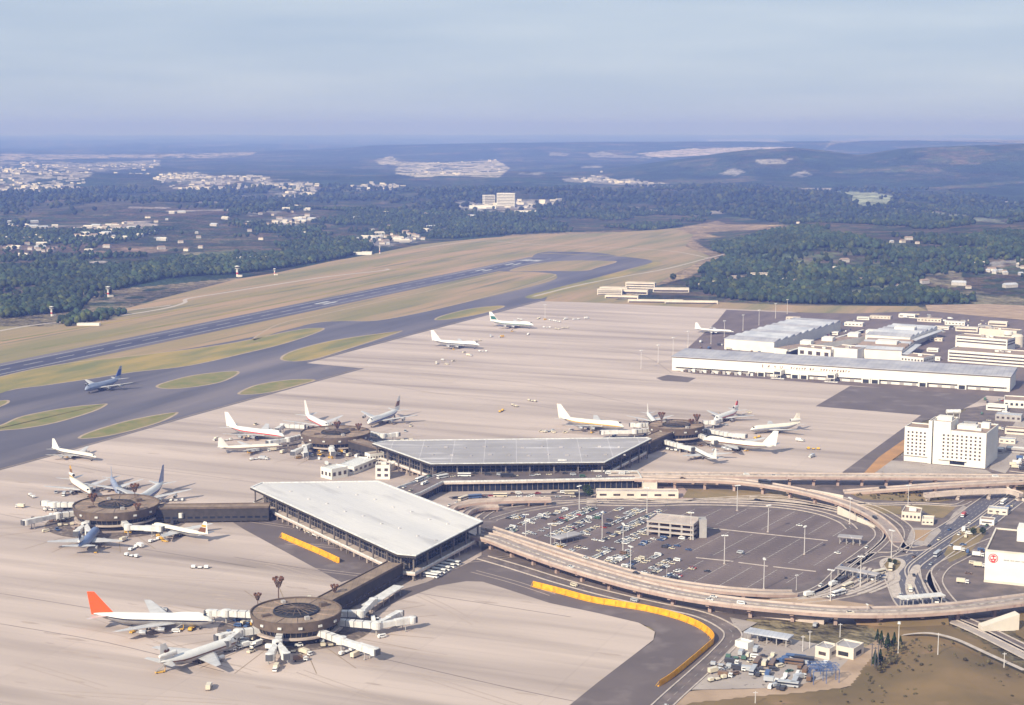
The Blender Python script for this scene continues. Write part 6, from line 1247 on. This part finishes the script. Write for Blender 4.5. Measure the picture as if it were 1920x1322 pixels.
for k, (q, h_, lb) in enumerate([((1505,1222),9,'pale pole beside the shed slope, left one'),((1518,1216),10,'pale pole beside the shed slope, right one'),((1646,1262),13,'tall pale pole in the dark cluster on the rise, right'),((1634,1258),12,'tall dark pole in the cluster on the rise, left'),((1640,1262),11,'tall dark pole in the middle of the cluster on the rise'),((1758,1238),12,'thin pale pole on the bare slope'),((1882,1262),8,'short pole near the lower right path'),((1416,1322),7,'short white pole at the bottom edge'),((1575,1195),8,'pole left of the embankment')]):
    g = P(*q); g.z = 3 if q[0] > 1600 and q[1] > 1220 else 0; b = MB(); b.tube(g, g + Vector((0,0,h_)), .3, .2, n=6); b.box((g.x, g.y), 2.2, .3, g.z + h_ - .8, g.z + h_ - .5); thing_mesh(b, 'pole', 'steel_pole' if 'dark' not in lb else 'bridge_dark', lb, 'pole', g)
# ================================================================ distant buildings
def farblock(px, w_, d_, h_, label, cat='building', rz=0, wall='wall_white', roof='roof_tan', rows=0, group=None, name='building'):
    g = P(*px); z = float(height(g.x, g.y)); s = 0
    for _ in range(6): g = P(px[0], px[1], z); z = float(height(g.x, g.y)) - .3
    q = [g + Vector((x * math.cos(rz) - y * math.sin(rz), x * math.sin(rz) + y * math.cos(rz), 0)) for x, y in ((-w_/2, 0), (w_/2, 0), (w_/2, d_), (-w_/2, d_))]
    return block(name, q, z + h_, label, cat, wall=wall, roof=roof, z0=z - 2, rows=rows, cols=0, group=group, strip=True, par=.6)
t = farblock((948,388), 62, 24, 46, 'tall white slab hospital like block alone on the far hillside', rz=R(-12), rows=9, name='tower_block'); farblock((918,385), 40, 18, 34, 'lower white wing left of the tall far slab', rz=R(20), rows=6, name='tower_block')
farblock((905,392), 90, 20, 10, 'low long white building at the foot of the far slab', name='long_building'); farblock((985,400), 70, 25, 8, 'low white building right of the far slab', name='long_building')
for px, w_, d_, h_, lb in [((1150,548),48,14,8,'white three storey block at the left of the compound beyond the apron'), ((1143,553),42,12,9,'front left white block of the compound beyond the apron'), ((1200,543),52,14,12,'tallest white block of the compound beyond the apron'), ((1190,552),44,12,7,'middle white block of the compound beyond the apron'), ((1165,560),56,10,4.5,'low pale front wing of the compound beyond the apron'), ((1258,548),62,14,6.5,'long white hall right of the tallest compound block'), ((1325,540),50,16,6,'small white hall at the right of the compound'), ((1352,537),36,14,8,'white hall with a dark roof at the right end of the compound')]:
    farblock(px, w_, d_, h_, lb, rz=R(-8) + (px[0] % 5 - 2) * .06, wall='wall_cream', rows=3 if h_ > 7.5 else 1)
for px, w_, lb in [((1229,568), 105, 'long low white terrace shed at the far apron edge, left one'), ((1296,570), 100, 'long low white terrace shed at the far apron edge, right one')]: farblock(px, w_ * .85, 8, 4.5, lb, rz=R(-6), rows=1, wall='wall_cream', name='terrace_shed')
farblock((1428,523), 34, 26, 9, 'square yellow building alone in the right woods', wall='car_yellow' if False else 'wall_cream', name='house'); farblock((470,490), 60, 24, 8, 'white hall at the wood edge above the left tower', name='hall'); farblock((485,487), 30, 12, 6, 'small white hall right of the hall at the wood edge', name='hall')
farblock((680,478), 40, 18, 6, 'white low building at the airfield fence near the far village', name='hall'); farblock((165,611), 32, 8, 3, 'small white shed beside the perimeter road at the left', name='shed'); farblock((700,335 + 20), 60, 20, 8, 'pale hall in the far town', name='hall')
# guard towers
def tower():
    t = empty('watch_tower', (0,0,0), '', 'tower'); b = MB(); b.lathe((0,0), [(1.9,0),(1.7,14)], 12); b.build('shaft', 'wall_white', t); b = MB(); b.lathe((0,0), [(1.7,14),(4.2,15.2),(4.2,15.9)], 12); b.build('balcony', 'wall_white', t)
    b = MB(); b.lathe((0,0), [(2.9,15.9),(3.2,18.4)], 12); b.build('window_band', 'window_dark', t); b = MB(); b.lathe((0,0), [(3.2,18.4),(4.6,18.6),(4.6,19.2),(.1,20.4)], 12); b.build('roof', 'wall_white', t); b = MB(); b.lathe((0,0), [(1.93,5),(1.9,8)], 12); b.build('red_band', 'livery_red', t); b = MB(); b.box((5,0), 8, 6, 0, 3.4); b.build('base_house', 'wall_cream', t); return t
t0 = tower()
for k, (q, s, lb) in enumerate([((445,519),1.05,'white banded tower with a wide cap at the middle of the wood edge'), ((515,516),.65,'short white tower right of the banded tower at the wood edge'), ((203,557),.9,'white capped tower at the corner of the dark wood'), ((97,593),.75,'small white tower at the far left of the field'), ((712,476),.9,'thin tower near the far village at the field edge')]):
    g = P(*q); o = t0 if k == 0 else copy_tree(t0, g, .3 * k); o.location = g; o.scale = (s * (.5 if k == 4 else 1), s * (.5 if k == 4 else 1), s); tag(o, lb, group='towers along the far edge of the airfield')
# houses of the villages: the nearest as things, the far towns as one mass each
def house_mesh(k):
    w_, d_, h_ = [(11,8,5),(16,10,6),(24,12,7),(34,14,6)][k % 4]; b = MB(); b.prism([Vector((-w_/2,-d_/2,0)),Vector((w_/2,-d_/2,0)),Vector((w_/2,d_/2,0)),Vector((-w_/2,d_/2,0))], -2, h_, 0, bottom=False)
    z = h_ + .01; r = d_ * .28; b.add([(-w_/2-.6,-d_/2-.6,z),(w_/2+.6,-d_/2-.6,z),(w_/2+.6,d_/2+.6,z),(-w_/2-.6,d_/2+.6,z),(-w_/2+1,0,z+r),(w_/2-1,0,z+r)], [(0,1,5,4),(2,3,4,5),(0,4,3),(1,2,5)], 1); return b
HM = [('white', ['house_wall', 'roof_blue_pale']), ('cream', ['wall_cream', 'roof_tan']), ('white', ['house_wall', 'roof_tan']), ('pale', ['house_wall', 'wall_cream'])]
hp_ = {}
VIL = [('village beyond the runway end', [(660,452),(700,440),(780,436),(800,450),(730,460),(690,458)], 34), ('hamlet in the left farmland', [(130,428),(200,422),(285,415),(298,425),(250,432),(170,436)], 22), ('farmsteads at the far left', [(0,422),(110,424),(100,430),(0,431)], 12), ('farms behind the dark wood', [(0,450),(110,448),(160,470),(60,476),(0,470)], 14), ('settlement on the wooded slope', [(480,398),(545,385),(600,402),(560,430),(510,418)], 30), ('left valley hamlet', [(140,440),(235,438),(240,450),(150,452)], 16), ('houses on the right hillside', [(1640,455),(1800,462),(1900,480),(1880,498),(1700,492)], 10), ('hamlet at the right edge of the woods', [(1850,490),(1920,484),(1920,497),(1858,500)], 10), ('open farmland at the left', [(0,400),(420,392),(480,430),(420,470),(0,490)], 34), ('wooded slopes in the middle distance', [(430,400),(900,395),(1000,430),(800,445),(480,455)], 26), ('right hills', [(1340,440),(1500,425),(1920,425),(1920,560),(1500,545)], 22)]
rs = random.Random(9)
for nm, poly, n in VIL:
    xs = [a for a, _ in poly]; ys = [c for _, c in poly]; k = 0
    while k < n:
        a, c = rs.uniform(min(xs), max(xs)), rs.uniform(min(ys), max(ys))
        if not inlot((a, c), poly): continue
        g = P(a, c, 0); z = float(height(g.x, g.y)); g = P(a, c, z); z = float(height(g.x, g.y)); g = Vector((g.x, g.y, z)); kk = rs.randrange(4); hc_, mt = HM[(kk + rs.randrange(2)) % 4]; key = (kk, mt[1], mt[0])
        if key not in hp_: o = hp_[key] = house_mesh(kk).build('house', mt)
        else: o = hp_[key].copy(); C.objects.link(o)
        o.location = g; o.scale = (.75, .75, .8); o.rotation_euler.z = rs.uniform(-.6, .6); sz = ['small', 'plain', 'long', 'wide'][kk]; rn_ = {'roof_blue_pale': 'blue grey', 'roof_tan': 'tan', 'wall_cream': 'cream'}[mt[1]]
        tag(o, f'{sz} {hc_} house, {rn_} roof, in the {nm}', 'house', f'{sz} {hc_} {rn_} roofed houses in the {nm}'); k += 1
def town(label, poly, n, sc_=.85):
    xs = [a for a, _ in poly]; ys = [c for _, c in poly]; k = 0; b = MB(); pts = []
    while k < n:
        a, c = rs.uniform(min(xs), max(xs)), rs.uniform(min(ys), max(ys))
        if not inlot((a, c), poly): continue
        g = P(a, c, 60 if c < 330 else 20); z = float(height(g.x, g.y)); g = P(a, c, z); z = float(height(g.x, g.y)); w_ = rs.uniform(9, 30) * sc_; d_ = rs.uniform(8, 14) * sc_; b.box((g.x, g.y), w_, d_, z - 3, z + rs.uniform(3.5, 8) * (1 if rs.random() < .93 else 2.2), rs.uniform(-.5, .5), rs.choice((0, 0, 2)), rs.choice((0, 1, 2, 3))); k += 1
    tag(b.build('distant_town', ['town_wall', 'roof_tan', 'wall_cream', 'roof_grey']), label, 'town', kind='stuff')
town('dense white far town at the left horizon', [(0,310),(60,302),(160,308),(300,302),(296,316),(240,330),(180,322),(150,342),(60,350),(0,348)], 480, .95); town('white far town strung along the left middle distance', [(275,335),(320,327),(370,323),(400,332),(470,330),(548,340),(545,344),(430,344),(370,350),(330,344)], 240)
town('scattered pale settlement right of the left town', [(505,355),(560,342),(598,346),(590,365),(540,372)], 90); town('buildings around the far pale clearing', [(745,330),(790,310),(930,303),(950,318),(860,328),(780,331)], 60); town('small pale settlement in the far middle', [(1055,337),(1125,328),(1188,336),(1250,346),(1150,345)], 60); town('pale buildings around the far slab block', [(840,385),(915,386),(1050,376),(1050,384),(1000,395),(930,398)], 40); town('thin pale settlement at the middle horizon', [(650,350),(700,345),(760,351),(740,356)], 40)
# ================================================================ woods: crowns by the thousand
def ico(sub):
    import bmesh
    bm = bmesh.new(); bmesh.ops.create_icosphere(bm, subdivisions=sub, radius=1); v = np.array([q.co[:] for q in bm.verts]); f = np.array([[q.index for q in fc.verts] for fc in bm.faces]); bm.free(); return v, f
def scatter(poly, spacing, seed, keep=1.0, excl=True, gap=None):
    r = np.random.default_rng(seed); w_ = []
    for a, c in poly:
        g = P(a, c, 0); z = float(height(g.x, g.y)); g = P(a, c, z); w_.append((g.x, g.y))
    xs = [a for a, _ in w_]; ys = [c for _, c in w_]; gx, gy = np.meshgrid(np.arange(min(xs), max(xs), spacing), np.arange(min(ys), max(ys), spacing)); gx = gx + r.uniform(-.45, .45, gx.shape) * spacing; gy = gy + r.uniform(-.45, .45, gy.shape) * spacing
    gx, gy = gx.ravel(), gy.ravel(); z = height(gx, gy); px, py = to_px(gx, gy, z); k = inpoly(px, py, poly) & (r.random(gx.shape) < keep)
    if gap: k &= fbm(gx / gap[0], gy / gap[0] * .6, 3, 77) > gap[1] - .04 + .13 * r.random(gx.shape)
    if excl:
        for pl, c, st, sh in COVER:
            if st >= .55 and max(c) > .12: k &= ~(inpoly(px, py, pl) & (r.random(gx.shape) > sh * .5))
        k &= ~inpoly(px, py, AFIELD)
    return gx[k], gy[k], z[k]
AFIELD = [(-500,760),(0,612),(95,612),(190,592),(300,560),(450,522),(515,512),(620,490),(700,476),(790,458),(900,447),(1000,440),(1120,437),(1240,432),(1320,438),(1330,470),(1360,482),(1330,497),(1290,520),(1210,545),(1120,572)]
vmat('tree_foliage', scales=[(.35, .45), (1.5, .3)], spec=.15)
def wood(name, label, sets, sub, base=(.030,.047,.022), spx=None, seed=0, conifer=0):
    r = np.random.default_rng(seed); V0, F0 = ico(sub); gx = np.concatenate([s[0] for s in sets]); gy = np.concatenate([s[1] for s in sets]); gz = np.concatenate([s[2] for s in sets]); n = len(gx)
    grp = fbm(gx / 70, gy / 70, 3, 44); rad = (r.uniform(.3, 1.0, n) ** 1.5 + .22) * 5.0 * (spx if spx else 1) * (.75 + .6 * grp); hh = rad * r.uniform(.9, 1.5, n) + 2.5; jit = 1 + (r.random((n, len(V0), 1)) - .5) * .55
    V = V0[None] * jit * np.stack([rad, rad, hh * .62], -1)[:, None, :]; V += np.stack([gx, gy, gz + hh * .62], -1)[:, None, :]
    Fc = (F0[None] + (np.arange(n) * len(V0))[:, None, None]).reshape(-1, 3); V = V.reshape(-1, 3)
    me = bpy.data.meshes.new(name); me.vertices.add(len(V)); me.vertices.foreach_set('co', V.ravel()); me.loops.add(Fc.size); me.loops.foreach_set('vertex_index', Fc.ravel().astype(np.int32)); me.polygons.add(len(Fc)); me.polygons.foreach_set('loop_start', np.arange(0, Fc.size, 3)); me.polygons.foreach_set('loop_total', np.full(len(Fc), 3)); me.update(calc_edges=True)
    tint = np.array(base)[None] * (0.6 + .8 * r.random((n, 1))) * (0.45 + 1.1 * grp[:, None]); warm = (r.random(n) < .28)[:, None]; tint = np.where(warm, tint * np.array([[1.7, 1.3, .8]]), tint)
    col = np.concatenate([np.repeat(tint, len(V0), 0), np.ones((n * len(V0), 1))], 1); ca = me.color_attributes.new('Cover', 'FLOAT_COLOR', 'POINT'); ca.data.foreach_set('color', col.ravel().astype(np.float32)); me.materials.append(M['tree_foliage'])
    o = bpy.data.objects.new(name, me); C.objects.link(o); print(name, n, 'crowns'); return tag(o, label, 'wood', kind='stuff')
wood('dark_wood', 'dark dense wood bordering the left side of the airfield', [scatter([(0,505),(60,495),(150,500),(240,500),(330,485),(440,482),(520,478),(640,462),(700,462),(690,474),(620,488),(515,505),(440,514),(350,518),(300,525),(250,535),(190,560),(150,583),(95,588),(0,598)], 7.4, 1, .92), scatter([(100,605),(150,592),(240,588),(200,600),(130,612)], 8, 2, .5, False)], 2, seed=1)
wood('farmland_trees', 'hedges and copses of the left farmland', [scatter([(0,430),(200,432),(420,430),(640,425),(820,430),(700,465),(640,465),(440,482),(330,485),(150,500),(0,505)], 9.5, 3, .72, gap=(210, .44))], 1, seed=2)
wood('valley_wood', 'wooded slopes in the middle distance beyond the runway', [scatter([(420,392),(640,392),(900,400),(1100,400),(1330,398),(1340,415),(1230,432),(1000,437),(890,445),(790,455),(820,430),(640,425),(420,430)], 11, 4, .9, gap=(210, .40))], 1, seed=3, base=(.030,.046,.024))
wood('hill_wood', 'green wooded hills to the right of the airfield', [scatter([(1200,550),(1290,520),(1335,497),(1370,482),(1335,470),(1325,440),(1490,425),(1920,405),(1960,405),(1960,572),(1900,571),(1735,571),(1600,570),(1500,570),(1340,560),(1230,560)], 7.6, 5, .88, gap=(210, .415))], 2, seed=4, base=(.030,.047,.022))
wood('far_hill_wood', 'dark far wooded hills on the right', [scatter([(1340,398),(1500,385),(1960,385),(1960,405),(1490,425)], 17, 6, .85)], 1, seed=5)
wood('distant_wood', 'dark blue green woods rolling towards the horizon', [scatter([(0,352),(500,350),(960,345),(1960,345),(1960,386),(1490,425),(1340,398),(900,400),(640,392),(420,392),(0,432)], 26, 8, .8, gap=(210, .40))], 1, seed=6, base=(.026,.038,.024), spx=1.7)
def scrub():
    r = np.random.default_rng(15); xs = []; 
    for (poly, n) in (([(1460,1312),(1600,1292),(1630,1245),(1672,1205),(1800,1180),(1920,1255),(1920,1322),(1460,1322)], 110), ([(1606,1158),(1776,1155),(1776,1170),(1610,1170)], 40), ([(1590,926),(1722,917),(1790,937),(1690,940)], 50), ([(1640,1240),(1690,1200),(1700,1215),(1650,1262)], 60)):
        k = 0
        while k < n:
            a, c = r.uniform(min(p[0] for p in poly), max(p[0] for p in poly)), r.uniform(min(p[1] for p in poly), max(p[1] for p in poly))
            if inlot((a, c), poly) : g = P(a, c, 3.5 if c > 1200 else 1.2); xs.append(g); k += 1
    return xs
sx = scrub(); b = MB(); V0, F0 = ico(1); cols = []
for g in sx:
    s_ = random.uniform(.4, 1.5); f_ = random.uniform(.6, 1.8); b.add([(g.x + v[0] * s_ * random.uniform(.6, 1.3), g.y + v[1] * s_ * random.uniform(.6, 1.3), g.z - .2 + max(-.3, v[2]) * s_ * .8) for v in V0], [tuple(f) for f in F0]); cols += [(.075 * f_, .06 * f_, .03 * f_, 1)] * len(V0)
o = b.build('scrub', 'tree_foliage'); ca = o.data.color_attributes.new('Cover', 'FLOAT_COLOR', 'POINT'); ca.data.foreach_set('color', np.array(cols, np.float32).ravel()); tag(o, 'low dry scrub dotted over the grassy rise and verges', 'scrub', kind='stuff')
# trees one can tell apart
def tree(loc, h, label, group, kind='broad', name='tree'):
    t = empty(name, loc, label, 'tree', group); r = random.Random(int(abs(loc.x) * 7 + abs(loc.y))); b = MB(); o0 = Vector(loc)
    b.tube(o0 - Vector((0, 0, .5)), o0 + Vector((0, 0, h * .55)), h * .035, h * .015, n=6)
    for k in range(4): a = r.uniform(0, 6.28); b.tube(o0 + Vector((0,0,h * (.3 + .06 * k))), o0 + Vector((math.cos(a) * h * .2, math.sin(a) * h * .2, h * (.5 + .07 * k))), h * .014, h * .006, n=4)
    b.build('trunk', 'bark', t); b = MB(); cols = []
    for k in range(420):
        if kind == 'conifer': u = r.random() ** .7; z = h * (.12 + .88 * u); rr = (1 - u) * h * .22 * (.6 + .5 * r.random()); 
        else:
            while True:
                x, y, zz = (r.uniform(-1, 1) for _ in range(3))
                if .25 < x*x + y*y + zz*zz < 1: break
            z = h * (.62 + .36 * zz); rr = None
        a = r.uniform(0, 6.28); c = Vector((math.cos(a) * rr, math.sin(a) * rr, z)) if rr is not None else Vector((x * h * .38, y * h * .38, z)) * (1)
        c += o0; s = h * r.uniform(.035, .075); n1 = Vector((r.uniform(-1,1), r.uniform(-1,1), r.uniform(-.4,1))).normalized(); u1 = n1.orthogonal().normalized() * s; v1 = n1.cross(u1).normalized() * s
        b.add([c + u1, c + v1 * .8, c - u1, c - v1 * .8], [(0,1,2,3)]); f = r.uniform(.5, 1.5); cols += [(.034 * f, .054 * f, .022 * f, 1)] * 4
    o = b.build('crown', 'tree_foliage', t); ca = o.data.color_attributes.new('Cover', 'FLOAT_COLOR', 'POINT'); ca.data.foreach_set('color', np.array(cols, np.float32).ravel()); return t
rs = random.Random(31)
for k, (q, h_, lb) in enumerate([((165,516),15,'dark round tree standing alone in the left farmland'),((190,510),12,'smaller round tree right of the lone dark tree'),((270,523),18,'tall dark tree sticking out of the wood, left of a pair'),((282,520),17,'tall dark tree sticking out of the wood, right of a pair'),((383,486),14,'bushy tree in front of the pale clearing'),((330,475),12,'tree at the left end of the pale clearing'),((252,528),13,'tree at the front corner of the dark wood'),((30,598),12,'tree at the near left end of the dark wood'),((60,596),13,'second tree at the near left end of the dark wood'),((150,586),12,'tree behind the small left tower'),((1262,528),16,'tree beside the white compound, left'),((1390,545),15,'tree at the near edge of the right woods'),((1560,560),15,'bushy tree at the foot of the right hills'),((1700,548),15,'tree at the edge of the pale meadow on the right'),((1480,520),15,'tree near the yellowish house in the right woods')]):
    g = P(*q); g.z = float(height(g.x, g.y)) - .3; tree(g, h_, lb, 'single trees around the airfield')
for k, (q, h_, lb) in enumerate([((1652,1215),9,'dark conifer in the clump on the rise, left'),((1664,1222),10,'dark conifer in the clump on the rise, middle'),((1676,1218),9,'dark conifer in the clump on the rise, right'),((1645,1205),7,'low dark conifer behind the clump on the rise'),((1688,1214),6,'small dark conifer at the right of the clump'),((1640,1258),9,'dark conifer between the poles on the rise'),((1650,1252),8,'second dark conifer beside the poles on the rise')]):
    g = P(*q); g.z = .5 if q[1] < 1230 else 2; tree(g, h_, lb, 'dark conifers on the rise', 'conifer', 'conifer_tree')
for k, (q, h_, lb) in enumerate([((1100,930),9,'leafy tree at the corner of the central terminal forecourt'),((1106,935),8,'second leafy tree at the forecourt corner'),((1825,1005),6,'dark shrub tree in the hedged square by the main road, left'),((1842,1004),6,'dark shrub tree in the hedged square by the main road, right'),((1668,1058),4,'low shrub on the teardrop island'),((1678,1060),4,'second low shrub on the teardrop island')]):
    g = P(*q); g.z = .15; tree(g, h_, lb, 'small trees in the road area')
# ================================================================ haze: one even closed box of air
hm = bpy.data.materials.new('haze_air'); hm.use_nodes = True; hn = hm.node_tree
for n_ in list(hn.nodes):
    if n_.type == 'BSDF_PRINCIPLED': hn.nodes.remove(n_)
pv = hn.nodes.new('ShaderNodeVolumePrincipled'); pv.inputs['Density'].default_value = HAZE_DENSITY; pv.inputs['Color'].default_value = HAZE_COL; pv.inputs['Absorption Color'].default_value = HAZE_ABS; pv.inputs['Anisotropy'].default_value = .0
hn.links.new(pv.outputs[0], [x for x in hn.nodes if x.type == 'OUTPUT_MATERIAL'][0].inputs['Volume'])
hb = MB(); M['haze_air'] = hm; hb.box((0, 0), 124000, 124000, -40, HAZE_TOP)
tag(hb.build('haze', 'haze_air'), 'thin blue haze hanging over the airfield and the far hills', 'haze', kind='stuff')
for o in bpy.data.objects:
    if '_w' in o: del o['_w']
